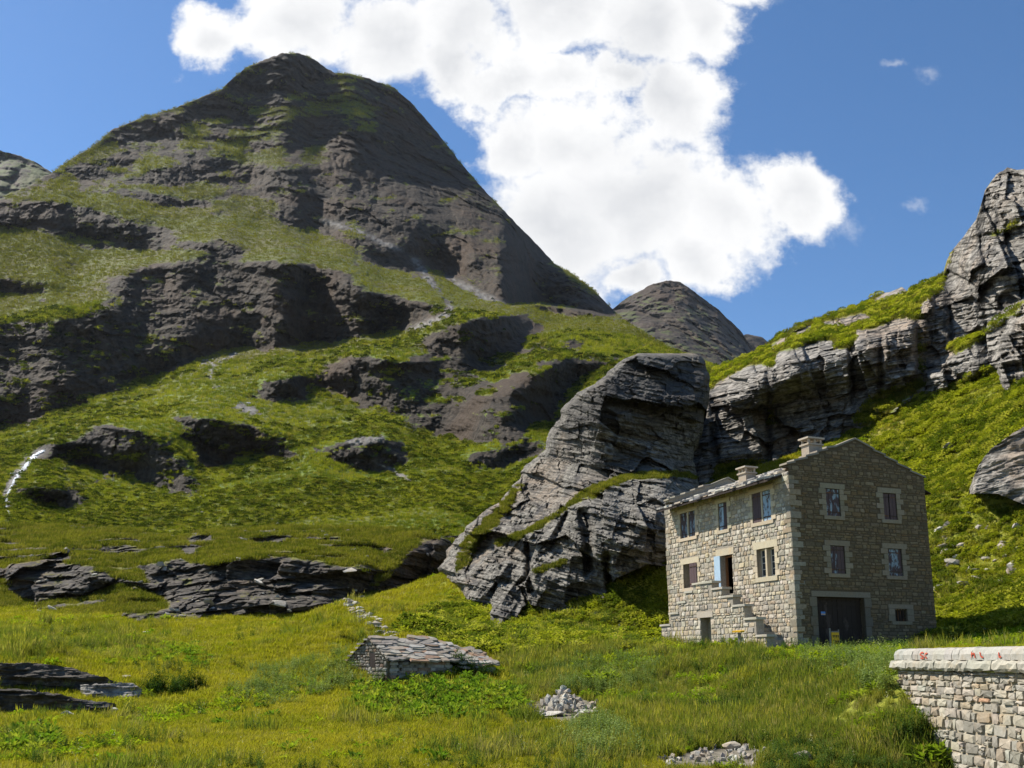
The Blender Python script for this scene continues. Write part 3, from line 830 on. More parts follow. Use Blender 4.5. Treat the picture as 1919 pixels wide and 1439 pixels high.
# the cliffs up the right-hand slope
RTOP = [(1260, 770), (1310, 722), (1325, 708), (1345, 690), (1400, 668), (1440, 645), (1470, 622), (1520, 600), (1560, 588), (1600, 575), (1630, 562), (1640, 553), (1665, 548), (1690, 538), (1700, 545), (1730, 532), (1768, 514), (1774, 490), (1785, 468), (1808, 440),
        (1830, 412), (1838, 385), (1846, 358), (1868, 326), (1888, 314), (1905, 318), (1930, 316), (1980, 300), (2100, 280)]
RBOT = [(1260, 985), (1325, 960), (1460, 905), (1560, 885), (1640, 850), (1740, 810), (1800, 790), (1870, 770), (1919, 830), (2100, 800)]
RROCK = canvas()
for p in [[(1240, 990), (1240, 780), (1310, 735), (1335, 725), (1350, 712), (1400, 685), (1440, 680), (1450, 690), (1460, 660), (1530, 640), (1560, 635), (1570, 655), (1600, 650), (1600, 618), (1640, 612), (1660, 605), (1700, 595), (1722, 600), (1730, 565), (1760, 545),
           (1772, 520), (1786, 465), (1830, 410), (1846, 355), (1888, 300), (2100, 260), (2100, 800), (1919, 830), (1870, 700), (1855, 690), (1760, 735), (1690, 760), (1650, 800), (1600, 830), (1540, 860), (1460, 900)],
          [(1430, 660), (1470, 632), (1490, 640), (1450, 655)], [(1530, 605), (1620, 585), (1640, 600), (1560, 615)], [(1632, 560), (1690, 535), (1712, 545), (1680, 556), (1636, 568)], [(1480, 628), (1520, 606), (1530, 615), (1490, 632)]]:
    fill(RROCK, p)
for p in [[(1590, 790), (1640, 740), (1700, 720), (1730, 700), (1740, 720), (1690, 755), (1640, 800)], [(1718, 610), (1728, 610), (1732, 700), (1722, 700)], [(1560, 618), (1600, 610), (1605, 640), (1570, 645)],
          [(1850, 440), (1900, 415), (1919, 410), (1919, 418), (1860, 445)], [(1780, 650), (1840, 620), (1919, 560), (1919, 575), (1850, 630), (1790, 668)], [(1440, 770), (1455, 765), (1452, 800), (1440, 800)],
          [(1340, 870), (1440, 860), (1440, 900), (1340, 960)]]:
    fill(RROCK, p, 0.25)
rc = [(1330, 930, 92), (1340, 880, 97), (1460, 890, 94), (1560, 860, 90), (1640, 820, 87), (1740, 780, 83), (1870, 720, 78), (1919, 800, 68), (2090, 760, 62), (1340, 740, 104), (1400, 690, 105), (1460, 665, 100), (1540, 645, 96.5), (1620, 622, 94), (1700, 600, 92),
      (1740, 560, 92), (1400, 780, 101), (1500, 760, 97), (1560, 750, 94), (1640, 720, 91), (1700, 680, 89.5), (1760, 650, 88), (1830, 620, 84), (1830, 680, 81), (1400, 840, 98), (1500, 820, 94.5), (1600, 780, 90), (1820, 500, 88), (1870, 440, 87), (1919, 450, 82), (2000, 450, 78), (1340, 695, 122), (1440, 648, 122), (1520, 602, 122), (1600, 577, 119), (1690, 540, 115), (1768, 517, 104), (1480, 640, 106), (1600, 600, 106), (1790, 600, 88), (1850, 560, 83), (1919, 600, 75), (1850, 400, 90), (1890, 320, 92), (1919, 330, 88), (2090, 300, 82), (2090, 550, 70)]
R_TPS = TPS([(a, b) for a, b, _ in rc], [c for _, _, c in rc], 2e-3)
RRs = blur(RROCK, 3)
R_near = masked([[(1730, 700), (1790, 660), (1830, 640), (1865, 690), (1760, 735)], [(1860, 660), (1919, 560), (2100, 500), (2100, 800), (1919, 820), (1870, 700)], [(1655, 620), (1712, 600), (1722, 700), (1680, 730), (1660, 700)]], 4)
R_gap = masked([[(1330, 760), (1336, 720), (1350, 760), (1345, 860), (1440, 850), (1440, 900), (1330, 930)], [(1716, 600), (1724, 600), (1726, 700), (1718, 700)], [(1590, 640), (1598, 640), (1602, 760), (1594, 770)], [(1778, 560), (1784, 560), (1790, 650), (1784, 655)],
                [(1436, 690), (1444, 690), (1446, 860), (1436, 860)], [(1870, 560), (1919, 520), (1919, 560), (1875, 590)], [(1650, 625), (1656, 625), (1658, 760), (1650, 760)]], 2)


def cliff_depth(U, V):
    wx = fbm(U / 18, V / 18, 0, 4, 0.55, 403) * 6; wy = fbm(U / 18, V / 14, 9, 4, 0.55, 405) * 5
    rock = sample(RRs, U + wx, V + wy)
    Y0 = R_TPS(U, V) - 2.5 * sample(R_near, U + wx, V + wy) + 1.3 * sample(R_gap, U + wx * .8, V)
    a, e = ray(U, V); X0, Z0 = a * Y0, e * Y0
    st = strata_relief(a * 88, Y0 * 0 + 88, e * 88, 81, -0.20, 0.0, 0.25)
    bl, cr = block_relief(U + V * .25, V - U * .1, 70, 170, 82)
    bl2, cr2 = block_relief(U + V * .2, V - U * .3, 70, 17, 83)
    lump = fbm(X0 / 4, Z0 / 3, Y0 / 5, 5, 0.55, 84)
    XB, ZB = a * 88, e * 88
    bd = ZB - .20 * XB + .25 * fbm(XB / 12, 0, ZB / 12, 2, .5, 710)
    fac_ = facets(XB + .25 * ZB, bd, 5.0, 9.0, 711, .12) * 5.0 + facets(XB + .2 * ZB, bd, 2.4, 3.2, 712, .12) * 2.4 + facets(XB, bd, 1.6, .6, 713, .1) * .8 + facets(XB, bd, .7, .26, 714, .1) * .3
    dY = rock * (st * 0.7 + fac_ + cr * 0.4 + lump * 0.3) + (1 - rock) * lump * 1.2
    top = np.clip((V - pl(RTOP, U)) / 9, 0.1, 1)

    def att(X, Y, Z, nz):
        n = fbm(U / 10, V / 5, 3, 4, 0.6, 86)
        g = 0.95 - rock * 1.15 + (nz - .5) * 1.0 + n * .3
        tone = (sample(R_gap, U, V) * .6 + sstep(.25, .6, fbm(U / 60, V / 90, 0, 4, .55, 87)) * .45) * rock
        return {'grass': np.clip(g, -.2, 1.2), 'scree': rock * 0, 'tone': tone, 'bed': Z / Y * 88 - .20 * X / Y * 88}
    return Y0 + dY * top, att


us = np.linspace(1262, 2095, 500)
rt = pl(RTOP, us) + fbm(us / 11, 0, 0, 4, .6, 88) * 2.5
structure(relief_sheet('cliff', us, pl(RBOT, us), rt, 420, cliff_depth, M_cliff, drop=0.012))

# ---------------------------------------------------------------- building blocks for made things
class MB:
    """collects faces of one mesh, with a colour per face"""
    def __init__(s):
        s.v, s.f, s.c = [], [], []

    def add(s, verts, faces, col=(1, 1, 1)):
        k = len(s.v)
        s.v.extend(tuple(map(float, q)) for q in verts)
        s.f.extend(tuple(k + i for i in f) for f in faces)
        s.c.extend([col] * len(faces))
        return s

    def box(s, a, b, col=(1, 1, 1)):
        (x0, y0, z0), (x1, y1, z1) = a, b
        return s.add([(x0, y0, z0), (x1, y0, z0), (x1, y1, z0), (x0, y1, z0), (x0, y0, z1), (x1, y0, z1), (x1, y1, z1), (x0, y1, z1)],
                     [(0, 3, 2, 1), (4, 5, 6, 7), (0, 1, 5, 4), (1, 2, 6, 5), (2, 3, 7, 6), (3, 0, 4, 7)], col)

    def prism(s, poly, d0, d1, mapf, col=(1, 1, 1)):
        """polygon in a plane extruded between depths d0 and d1; mapf(s, z, d) -> xyz"""
        n = len(poly)
        vs = [mapf(p[0], p[1], d0) for p in poly] + [mapf(p[0], p[1], d1) for p in poly]
        fs = [tuple(range(n)), tuple(range(2 * n - 1, n - 1, -1))] + [(i, i + n, (i + 1) % n + n, (i + 1) % n) for i in range(n)]
        return s.add(vs, fs, col)

    def cyl(s, p0, p1, r0, r1, n=10, col=(1, 1, 1)):
        p0, p1 = Vector(p0), Vector(p1)
        ax = (p1 - p0).normalized()
        u = ax.orthogonal().normalized(); w = ax.cross(u)
        vs = []
        for p, r in ((p0, r0), (p1, r1)):
            vs += [p + (u * math.cos(2 * math.pi * i / n) + w * math.sin(2 * math.pi * i / n)) * r for i in range(n)]
        return s.add(vs, [(i, (i + 1) % n, n + (i + 1) % n, n + i) for i in range(n)] + [tuple(range(n - 1, -1, -1)), tuple(range(n, 2 * n))], col)

    def mesh(s, name, mat):
        me = bpy.data.meshes.new(name)
        me.from_pydata(s.v, [], s.f)
        at_ = me.attributes.new('Col', 'FLOAT_COLOR', 'FACE')
        at_.data.foreach_set('color', np.array([(*c, 1.0) for c in s.c], np.float32).ravel())
        me.materials.append(mat)
        return me

    def build(s, name, mat, parent=None, kind=None):
        o = bpy.data.objects.new(name, s.mesh(name, mat))
        COL.objects.link(o)
        o.parent = parent
        if kind: o['kind'] = kind
        return o


def empty(name, loc, rz=0.0):
    o = bpy.data.objects.new(name, None)
    o.empty_display_size = 0.3
    COL.objects.link(o)
    o.location = loc
    o.rotation_euler = (0, 0, rz)
    return o


def obj(name, me, parent=None, loc=(0, 0, 0), rot=(0, 0, 0), scl=(1, 1, 1)):
    o = bpy.data.objects.new(name, me)
    COL.objects.link(o)
    o.parent = parent
    o.location = loc; o.rotation_euler = rot; o.scale = scl
    return o


def stone_mat(name, tint=(1, 1, 1), grain=9.0, dirt=0.5, rough=0.9, bump=0.012):
    m, t, b = new_mat(name)
    col = t.n('ShaderNodeAttribute', attribute_name='Col').outputs['Color']
    pos = t.n('ShaderNodeNewGeometry').outputs['Position']
    n = t.noise(pos, grain, 5, 0.65)
    n2 = t.noise(pos, grain * 0.22, 3, 0.6)
    c = t.mix(1.0, col, tint, 'MULTIPLY')
    c = t.mix(t.ss(n, 0.35, 0.72, 0.0, dirt), c, t.mix(1.0, c, (0.5, 0.47, 0.43), 'MULTIPLY'))
    c = t.mix(t.ss(n2, 0.5, 0.72, 0.0, 0.4), c, t.mix(1.0, c, (1.1, 0.9, 0.66), 'MULTIPLY'))
    t.link(c, b.inputs['Base Color'])
    b.inputs['Roughness'].default_value = rough
    bp = t.n('ShaderNodeBump', ins={'Strength': 0.8, 'Distance': bump, 'Height': n})
    t.link(bp.outputs[0], b.inputs['Normal'])
    return m


def plain_mat(name, color, rough=0.7, wear=None, wear_amt=0.5, scale=6.0, metal=0.0):
    m, t, b = new_mat(name)
    pos = t.n('ShaderNodeNewGeometry').outputs['Position']
    n = t.noise(pos, scale, 5, 0.65)
    c = t.mix(t.ss(n, 0.3, 0.7, 0, 0.35), color, tuple(x * 0.7 for x in color))
    if wear:
        mp = t.n('ShaderNodeMapping', ins={'Vector': pos, 'Scale': (1, 1, 0.35)})
        c = t.mix(t.ss(t.noise(mp.outputs[0], scale * 0.9, 5, 0.7), 1 - wear_amt - 0.04, 1 - wear_amt + 0.04), c, wear)
    t.link(c, b.inputs['Base Color'])
    b.inputs['Roughness'].default_value = rough
    b.inputs['Metallic'].default_value = metal
    bp = t.n('ShaderNodeBump', ins={'Strength': 0.4, 'Distance': 0.006, 'Height': n})
    t.link(bp.outputs[0], b.inputs['Normal'])
    return m


M_stone = stone_mat('rubble_stone')
M_mortar = stone_mat('lime_mortar', (0.34, 0.30, 0.24), 14.0, 0.6)
M_dressed = stone_mat('dressed_stone', (1, 1, 1), 12.0, 0.35, bump=0.006)
M_slab = stone_mat('schist_slab', (1, 1, 1), 7.0, 0.6)
M_brown = plain_mat('brown_shutter_paint', (0.085, 0.055, 0.055), 0.7, (0.24, 0.31, 0.36), 0.46, 5.0)
M_brown2 = plain_mat('clean_brown_shutter_paint', (0.10, 0.066, 0.066), 0.7)
M_blue = plain_mat('pale_blue_shutter_paint', (0.36, 0.48, 0.58), 0.7, (0.10, 0.07, 0.07), 0.45, 7.0)
M_blue2 = plain_mat('faded_blue_shutter_paint', (0.38, 0.5, 0.6), 0.7)
M_dark = plain_mat('dark_stained_wood', (0.035, 0.024, 0.018), 0.75, (0.07, 0.05, 0.04), 0.4, 3.0)
M_wood = plain_mat('brown_door_wood', (0.22, 0.105, 0.045), 0.6)
M_greywood = plain_mat('weathered_grey_wood', (0.22, 0.2, 0.17), 0.85)
M_frame = plain_mat('cream_window_paint', (0.62, 0.58, 0.5), 0.6)
M_iron = plain_mat('rusty_iron', (0.06, 0.042, 0.034), 0.7, (0.16, 0.07, 0.03), 0.45)
M_yellow = plain_mat('yellow_sign_paint', (0.75, 0.42, 0.02), 0.5)
M_ink = plain_mat('black_sign_print', (0.02, 0.02, 0.02), 0.6)
M_bluedoor = plain_mat('sticker_blue_print', (0.1, 0.25, 0.6), 0.5)
M_curtain = plain_mat('lace_curtain', (0.6, 0.52, 0.42), 0.9)
M_redpaint = plain_mat('red_graffiti_paint', (0.42, 0.075, 0.04), 0.8)
mg, tg, bgl = new_mat('window_glass')
bgl.inputs['Base Color'].default_value = (0.03, 0.045, 0.06, 1)
bgl.inputs['Roughness'].default_value = 0.08
bgl.inputs['Specular IOR Level'].default_value = 0.6
M_glass = mg

RUBBLE = [(0.45, 0.39, 0.29), (0.50, 0.43, 0.32), (0.40, 0.36, 0.28), (0.54, 0.48, 0.37), (0.46, 0.37, 0.25), (0.36, 0.325, 0.265), (0.50, 0.41, 0.28), (0.57, 0.51, 0.41), (0.42, 0.375, 0.29)]
WARM = WARM0 = (0.52, 0.44, 0.31)


def jit(c, a, rnd):
    k = 1 + rnd.uniform(-a, a)
    return tuple(min(0.8, x * k * (1 + rnd.uniform(-0.025, 0.025))) for x in c)


def add_stone(mb, mapf, s0, s1, z0, z1, proud, rnd, col, g=0.012, base=-0.03):
    """one rough block in a wall face: chamfered, uneven front"""
    w, h = s1 - s0, z1 - z0
    c = min(w, h) * rnd.uniform(0.06, 0.24)
    j = min(w, h) * 0.09
    def q(x, z): return (x + rnd.uniform(-j, j), z + rnd.uniform(-j, j))
    o = [q(s0 + g + c, z0 + g), q(s1 - g - c, z0 + g), q(s1 - g, z0 + g + c), q(s1 - g, z1 - g - c), q(s1 - g - c, z1 - g), q(s0 + g + c, z1 - g), q(s0 + g, z1 - g - c), q(s0 + g, z0 + g + c)]
    cx, cz = (s0 + s1) / 2 + rnd.uniform(-.15, .15) * w, (z0 + z1) / 2 + rnd.uniform(-.15, .15) * h
    k = rnd.uniform(0.80, 0.92)
    vs = [mapf(x, z, base) for x, z in o] + [mapf(cx + (x - cx) * k, cz + (z - cz) * k, proud * rnd.uniform(0.55, 1.1)) for x, z in o] + [mapf(cx, cz, proud * rnd.uniform(0.9, 1.3))]
    fs = [(i, (i + 1) % 8, 8 + (i + 1) % 8, 8 + i) for i in range(8)] + [(8 + i, 8 + (i + 1) % 8, 16) for i in range(8)]
    mb.add(vs, fs, col)


def rubble_layout(S0, S1, Z0, Z1, holes, rnd, hmin=0.13, hmax=0.27, wmin=0.16, wmax=0.46, clip=None):
    """coursed random rubble: list of (s0, s1, z0, z1)"""
    out = []
    z = Z0
    while z < Z1 - 0.05:
        h = rnd.uniform(hmin, hmax)
        if z + h > Z1: h = Z1 - z
        spans = [(S0, S1)]
        for (a, b, c, d) in holes:
            ov = min(z + h, d) - max(z, c)
            if ov > 0.3 * h:
                ns = []
                for (p, q) in spans:
                    if b <= p or a >= q: ns.append((p, q)); continue
                    if a > p: ns.append((p, a))
                    if b < q: ns.append((b, q))
                spans = ns
        for (p, q) in spans:
            s = p
            while s < q - 0.04:
                w = rnd.uniform(wmin, wmax) * (0.75 + h)
                if q - (s + w) < wmin * 0.7: w = q - s
                dz0, dz1 = rnd.uniform(-.02, .02), rnd.uniform(-.02, .02)
                if not clip or clip(s + w / 2) >= z + h * 0.7:
                    if h > 0.2 and w < 0.32 and rnd.random() < 0.22:
                        m = rnd.uniform(0.4, 0.6) * h
                        out.append((s, s + w, z, z + m)); out.append((s, s + w, z + m, z + h))
                    elif h > 0.19 and w > 0.36 and rnd.random() < 0.25:
                        m = s + w * rnd.uniform(.4, .6)
                        out.append((s, m, z, z + h)); out.append((m, s + w, z, z + h))
                    else:
                        out.append((s, s + w, z + dz0, z + h + dz1))
                s += w
        z += h
    return out


def wall_faces(mb, S0, S1, Z0, Z1, holes, mapf, thick, col=(1, 1, 1)):
    """a wall skin with openings and their reveals"""
    xs = sorted({S0, S1, *[v for h in holes for v in h[:2]]}); zs = sorted({Z0, Z1, *[v for h in holes for v in h[2:]]})
    for i in range(len(xs) - 1):
        for j in range(len(zs) - 1):
            cx, cz = (xs[i] + xs[i + 1]) / 2, (zs[j] + zs[j + 1]) / 2
            if any(a < cx < b and c < cz < d for a, b, c, d in holes): continue
            mb.add([mapf(xs[i], zs[j], 0), mapf(xs[i + 1], zs[j], 0), mapf(xs[i + 1], zs[j + 1], 0), mapf(xs[i], zs[j + 1], 0)], [(0, 1, 2, 3)], col)
    for a, b, c, d in holes:
        p = [(a, c), (b, c), (b, d), (a, d)]
        for i in range(4):
            q, r_ = p[i], p[(i + 1) % 4]
            mb.add([mapf(*q, 0), mapf(*r_, 0), mapf(*r_, -thick), mapf(*q, -thick)], [(0, 1, 2, 3)], col)


# ---------------------------------------------------------------- the stone house
A_H = math.radians(21)
H0 = at(1497, 1217, 42)
house = empty('stone_house', H0, A_H)
tag(house, 'three storey rubble stone house with slab roof and outside stair below the crag', 'house')
HW, HL = 7.95, 11.0
BASE = -1.0
fac = lambda s, z, d: (-d, s, z)                 # facade: s runs back from the corner
gab = lambda s, z, d: (s, -d, z)                 # gable: s runs right from the corner
rear = lambda s, z, d: (s, HL + d, z)
east = lambda s, z, d: (HW + d, s, z)
RIDGE_X, EAVE_Z, RIDGE_Z = 3.95, 7.98, 9.42


def roof_z(x):
    return RIDGE_Z - abs(x - RIDGE_X) * (RIDGE_Z - EAVE_Z) / RIDGE_X


F_holes = {'upper_pair_left': (7.95, 9.47, 5.99, 7.36), 'upper_single': (4.95, 5.75, 5.97, 7.36), 'upper_pair_right': (1.36, 2.82, 5.95, 7.38),
           'mid_pair': (7.94, 9.3, 3.3, 4.58), 'door': (4.72, 5.72, 2.75, 4.68), 'mid_glazed': (1.28, 2.66, 3.35, 4.68)}
G_holes = {'A': (2.0, 2.8, 6.05, 7.33), 'B': (5.33, 6.13, 6.05, 7.33), 'C': (2.05, 2.87, 3.4, 4.68), 'D': (5.36, 6.2, 3.4, 4.68), 'garage': (1.12, 3.78, -0.35, 2.34), 'small': (5.5, 6.24, 1.3, 1.88)}
mb = MB(); wall_faces(mb, 0, HL, BASE, 8.0, list(F_holes.values()), fac, 0.42)
facade = mb.build('facade_wall', M_mortar, house)
PTOP_L = [(0.0, 8.32), (0.42, 8.42), (0.42, 8.50), (1.1, 8.66), (1.1, 8.76), (1.75, 8.92), (1.75, 9.02), (2.3, 9.15), (2.3, 9.25), (2.78, 9.33)]
PTOP = PTOP_L + [(3.94, 9.80), (4.95, 9.42)] + [(4.95, 9.33), (5.6, 9.17), (5.6, 9.07), (6.3, 8.88), (6.3, 8.78), (7.1, 8.57), (7.1, 8.47), (HW, 8.25)]


def ptop(x):
    return pl([(p[0] + i * 1e-6, p[1]) for i, p in enumerate(PTOP)], x)


mb = MB(); wall_faces(mb, 0, HW, BASE, 8.2, list(G_holes.values()), gab, 0.42, (.32, .275, .21))  # gable mortar darker than the facade's: shade of this side put into its colour
mb.prism([(0, 8.2)] + PTOP + [(HW, 8.2)], 0, -0.42, gab, (.32, .275, .21))
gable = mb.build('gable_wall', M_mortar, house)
mb = MB(); wall_faces(mb, 0, HW, BASE, 8.2, [], rear, 0.42); mb.prism([(0, 8.2)] + PTOP + [(HW, 8.2)], 0, -0.42, rear)
rearw = mb.build('rear_gable_wall', M_mortar, house)
mb = MB(); wall_faces(mb, 0, HL, BASE, 8.0, [], east, 0.42)
eastw = mb.build('side_wall', M_mortar, house)
mb = MB(); mb.box((0.45, 0.45, 2.55), (HW - .45, HL - .45, 2.7)); mb.box((0.45, 0.45, 5.3), (HW - .45, HL - .45, 5.45)); mb.box((4.3, 0.45, BASE), (4.45, HL - .45, 7.9)); mb.box((.45, 6.9, 2.7), (4.3, 7.0, 7.9)); mb.box((.45, 3.6, 2.7), (4.3, 3.7, 7.9))
mb.build('inner_floor', M_dark, house)

# surrounds: openings with lintel, sill and toothed jamb stones; every window is a part with its own pieces
SUR = {'F': [], 'G': []}


def window(hole, face, mapf, lint=0.24, sill=0.17, side=0.24, style='pair', shutters=None, teeth=True, rnd=None, long_lintel=None):
    a, b, c, d = hole
    fr = MB()
    WARM = tuple(x * (.50 if face == 'G' else 1) for x in WARM0)  # gable surrounds darkened, the shade of that side is in the colour
    mid = (a + b) / 2
    mull = style in ('pair', 'glazed')
    if mull:
        fr.prism([(mid - .06, c), (mid + .06, c), (mid + .06, d), (mid - .06, d)], 0.015, -0.3, mapf, WARM)
    else:
        fr.prism([(a, d - .05), (b, d - .05), (b, d), (a, d)], -0.12, -0.2, mapf, WARM)
    win = fr.build('window', M_dressed, facade_or[face])
    L = long_lintel or (a - side, b + side)
    o = MB(); o.prism([(L[0], d), (L[1], d), (L[1] + .01, d + lint), (L[0], d + lint)], 0.05, -0.1, mapf, jit(WARM, .08, rnd)); o.build('lintel', M_dressed, win)
    o = MB(); o.prism([(a - side * .6, c - sill), (b + side * .6, c - sill), (b + side * .6, c), (a - side * .6, c)], 0.07, -0.3, mapf, jit(WARM, .1, rnd)); o.build('sill', M_dressed, win)
    SUR[face].append((L[0], L[1], d, d + lint)); SUR[face].append((a - side * .6, b + side * .6, c - sill, c)); SUR[face].append((a, b, c, d))
    n = max(2, int(round((d - c) / 0.26)))
    for sgn in (-1, 1):
        for i in range(n):
            z0, z1 = c + (d - c) * i / n, c + (d - c) * (i + 1) / n
            w = side * (1.35 if (i % 2 == 0) == (sgn < 0) else 0.75) if teeth else side * rnd.uniform(.8, 1.1)
            s0, s1 = (a - w, a) if sgn < 0 else (b, b + w)
            st_ = MB(); st_.prism([(s0, z0 + .008), (s1, z0 + .008), (s1, z1 - .008), (s0, z1 - .008)], 0.04 + rnd.uniform(0, .01), -0.08, mapf, jit(WARM, .14, rnd))
            st_.build('surround_stone', M_dressed, win)
            SUR[face].append((s0, s1, z0, z1))
    return win, mid


facade_or = {'F': house, 'G': house}


def shutter(win, mapf, s0, s1, z0, z1, mat, d=0.03, open_=0.0, planks=3, rnd=None):
    """boarded leaf with two battens; open_ lifts the free edge off the wall"""
    mb = MB()
    f2 = lambda s, z, dd: mapf(s, z, dd + open_ * (s - s0) / (s1 - s0))
    w = (s1 - s0) / planks
    for i in range(planks):
        mb.prism([(s0 + i * w + .006, z0), (s0 + (i + 1) * w - .006, z0), (s0 + (i + 1) * w - .006, z1), (s0 + i * w + .006, z1)], d + .03 + .004 * (i % 2), d, f2)
    o = mb.build('shutter', mat, win)
    for zz in (z0 + .14, z1 - .2):
        h = MB(); h.prism([(s0 - .02, zz), (s1 - .01, zz), (s1 - .01, zz + .05), (s0 - .02, zz + .05)], d + .052, d + .03, f2)
        h.build('strap_hinge', M_iron, win)
    return o


R = random.Random(5)
G = 0.02
w, m = window(F_holes['upper_pair_left'], 'F', fac, style='pair', rnd=R); a, b, c, d = F_holes['upper_pair_left']
shutter(w, fac, a + G, m - .07, c + G, d - G, M_brown, -0.06); shutter(w, fac, m + .07, b - G, c + G, d - G, M_brown, -0.06)
w, m = window(F_holes['upper_single'], 'F', fac, style='single', rnd=R); a, b, c, d = F_holes['upper_single']
shutter(w, fac, a + G, m - .005, c + G, d - G, M_brown2, -0.06, planks=2); shutter(w, fac, m + .005, b - G, c + G, d - G, M_blue, -0.06, planks=2)
w, m = window(F_holes['upper_pair_right'], 'F', fac, style='pair', rnd=R); a, b, c, d = F_holes['upper_pair_right']
shutter(w, fac, a + G, m - .07, c + G, d - G, M_blue, -0.04); shutter(w, fac, m + .07, b - G, c + G, d - G, M_brown2, -0.02, 0.0)
w, m = window(F_holes['mid_pair'], 'F', fac, style='pair', rnd=R, lint=.3); a, b, c, d = F_holes['mid_pair']
shutter(w, fac, a - .02, m - .02, c + G, d - G, M_brown2, 0.055)
w, m = window(F_holes['mid_glazed'], 'F', fac, style='glazed', rnd=R, lint=.33, sill=.22); a, b, c, d = F_holes['mid_glazed']
for (p, q) in ((a, m - .06), (m + .06, b)):
    fr = MB()
    for (x0, x1, z0, z1) in [(p, p + .06, c, d), (q - .06, q, c, d), (p + .06, q - .06, c, c + .09), (p + .06, q - .06, d - .06, d)]:
        fr.prism([(x0, z0), (x1, z0), (x1, z1), (x0, z1)], -0.22, -0.27, fac)
    fr.build('sash_frame', M_frame, w)
    n = 4
    for i in range(1, n):
        z = c + .09 + (d - c - .15) * i / n
        g_ = MB(); g_.prism([(p + .06, z - .014), (q - .06, z - .014), (q - .06, z + .014), (p + .06, z + .014)], -0.222, -0.258, fac); g_.build('glazing_bar', M_frame, w)
    for i in range(n):
        z0 = c + .09 + (d - c - .15) * i / n + .014; z1 = c + .09 + (d - c - .15) * (i + 1) / n - .014
        g_ = MB(); g_.prism([(p + .06, z0), (q - .06, z0), (q - .06, z1), (p + .06, z1)], -0.24, -0.246, fac); g_.build('pane', M_glass, w)
    cu = MB()
    xs = np.linspace(p + .06, p + .06 + (q - p - .12) * .55, 9)
    for i in range(8):
        d0, d1 = -0.232 - .003 * (i % 2), -0.232 - .003 * ((i + 1) % 2)
        cu.add([fac(xs[i], c + .12, d0), fac(xs[i + 1], c + .12, d1), fac(xs[i + 1], d - .3, d1), fac(xs[i], d - .3, d0)], [(0, 1, 2, 3)])
    cu.build('curtain', M_curtain, w)
# first-floor door: half open brown leaf behind a folded-back pale blue shutter
a, b, c, d = F_holes['door']
o = MB()
for (x0, x1, z0, z1) in [(a, a + .08, c, d), (b - .08, b, c, d), (a + .08, b - .08, d - .08, d)]:
    o.prism([(x0, z0), (x1, z0), (x1, z1), (x0, z1)], -0.25, -0.36, fac)
door = o.build('door', M_wood, house)
o = MB()
lf = lambda s, z, dd: fac(a + .08 + s * math.cos(.55) + dd * math.sin(.55), z, -0.30 - s * math.sin(.55) + dd * math.cos(.55))
for (x0, x1, z0, z1) in [(0, .12, c, d - .09), (.66, .78, c, d - .09), (.12, .66, c, c + .3), (.12, .66, c + .85, c + 1.0), (.12, .66, d - .2, d - .09), (.36, .42, c + .3, c + .85)]:
    o.prism([(x0, z0), (x1, z0), (x1, z1), (x0, z1)], 0, -.05, lf)
o.build('door_leaf', M_wood, door)
o = MB(); o.prism([(b + .02, c + .35), (b + .55, c + .35), (b + .55, d + .02), (b + .02, d + .02)], 0.06, 0.03, fac); o.build('shutter', M_blue2, door)
o = MB(); o.prism([(a - .2, d), (b + .38, d), (b + .38, d + .34), (a - .2, d + .34)], 0.05, -0.3, fac, WARM); o.build('lintel', M_dressed, door)
SUR['F'] += [(a - .2, b + .38, d, d + .34), (a, b, c, d)]
for nm, style in (('A', 'full'), ('B', 'gap'), ('C', 'half'), ('D', 'full')):
    w, m = window(G_holes[nm], 'G', gab, style='single', rnd=R, side=.30); a, b, c, d = G_holes[nm]
    m1, m2 = {'full': (M_brown, M_brown), 'gap': (M_brown2, M_brown2), 'half': (M_brown, M_brown2)}[style]
    shutter(w, gab, a + G, m - (.04 if style == 'gap' else .004), c + G, d - G, m1, -0.06, planks=2)
    shutter(w, gab, m + .004, b - G, c + G, d - G, m2, -0.05 if style == 'gap' else -0.06, planks=2)
w, m = window(G_holes['small'], 'G', gab, style='single', rnd=R, side=.36, lint=.2, sill=.15, teeth=False); a, b, c, d = G_holes['small']
for i in range(4):
    o = MB(); o.prism([(a + .12 + i * .16, c), (a + .15 + i * .16, c), (a + .15 + i * .16, d), (a + .12 + i * .16, d)], -.1, -.13, gab); o.build('bar', M_iron, w)
o = MB(); o.prism([(a, c), (b, c), (b, d), (a, d)], -.2, -.24, gab); o.build('board', M_dark, w)
# garage doors
a, b, c, d = G_holes['garage']
gd = MB(); gd.prism([(a, d - .1), (b, d - .1), (b, d), (a, d)], -.2, -.32, gab); garage = gd.build('garage_door', M_dark, house)
for (x0, x1) in ((a + .01, (a + b) / 2 - .008), ((a + b) / 2 + .008, b - .01)):
    o = MB(); n = 5
    for i in range(n):
        p, q = x0 + (x1 - x0) * i / n, x0 + (x1 - x0) * (i + 1) / n
        o.prism([(p + .006, c), (q - .006, c), (q - .006, d - .1), (p + .006, d - .1)], -.26, -.30, gab)
    for zz in (c + .5, c + 1.35, d - .34):
        o.prism([(x0, zz), (x1, zz), (x1, zz + .12), (x0, zz + .12)], -.235, -.26, gab)
    o.build('door_leaf', M_dark, garage)
o = MB(); o.prism([(a - .28, d), (b + .36, d), (b + .36, d + .25), (a - .28, d + .25)], .05, -.3, gab, (.23, .195, .145)); o.build('lintel', M_dressed, garage)  # garage lintel and jambs darkened too, gable shade put into their colour
o = MB(); o.prism([(1.52, 1.53), (1.76, 1.53), (1.76, 1.69), (1.52, 1.69)], -.228, -.234, gab); stick = o.build('sticker', M_bluedoor, garage)
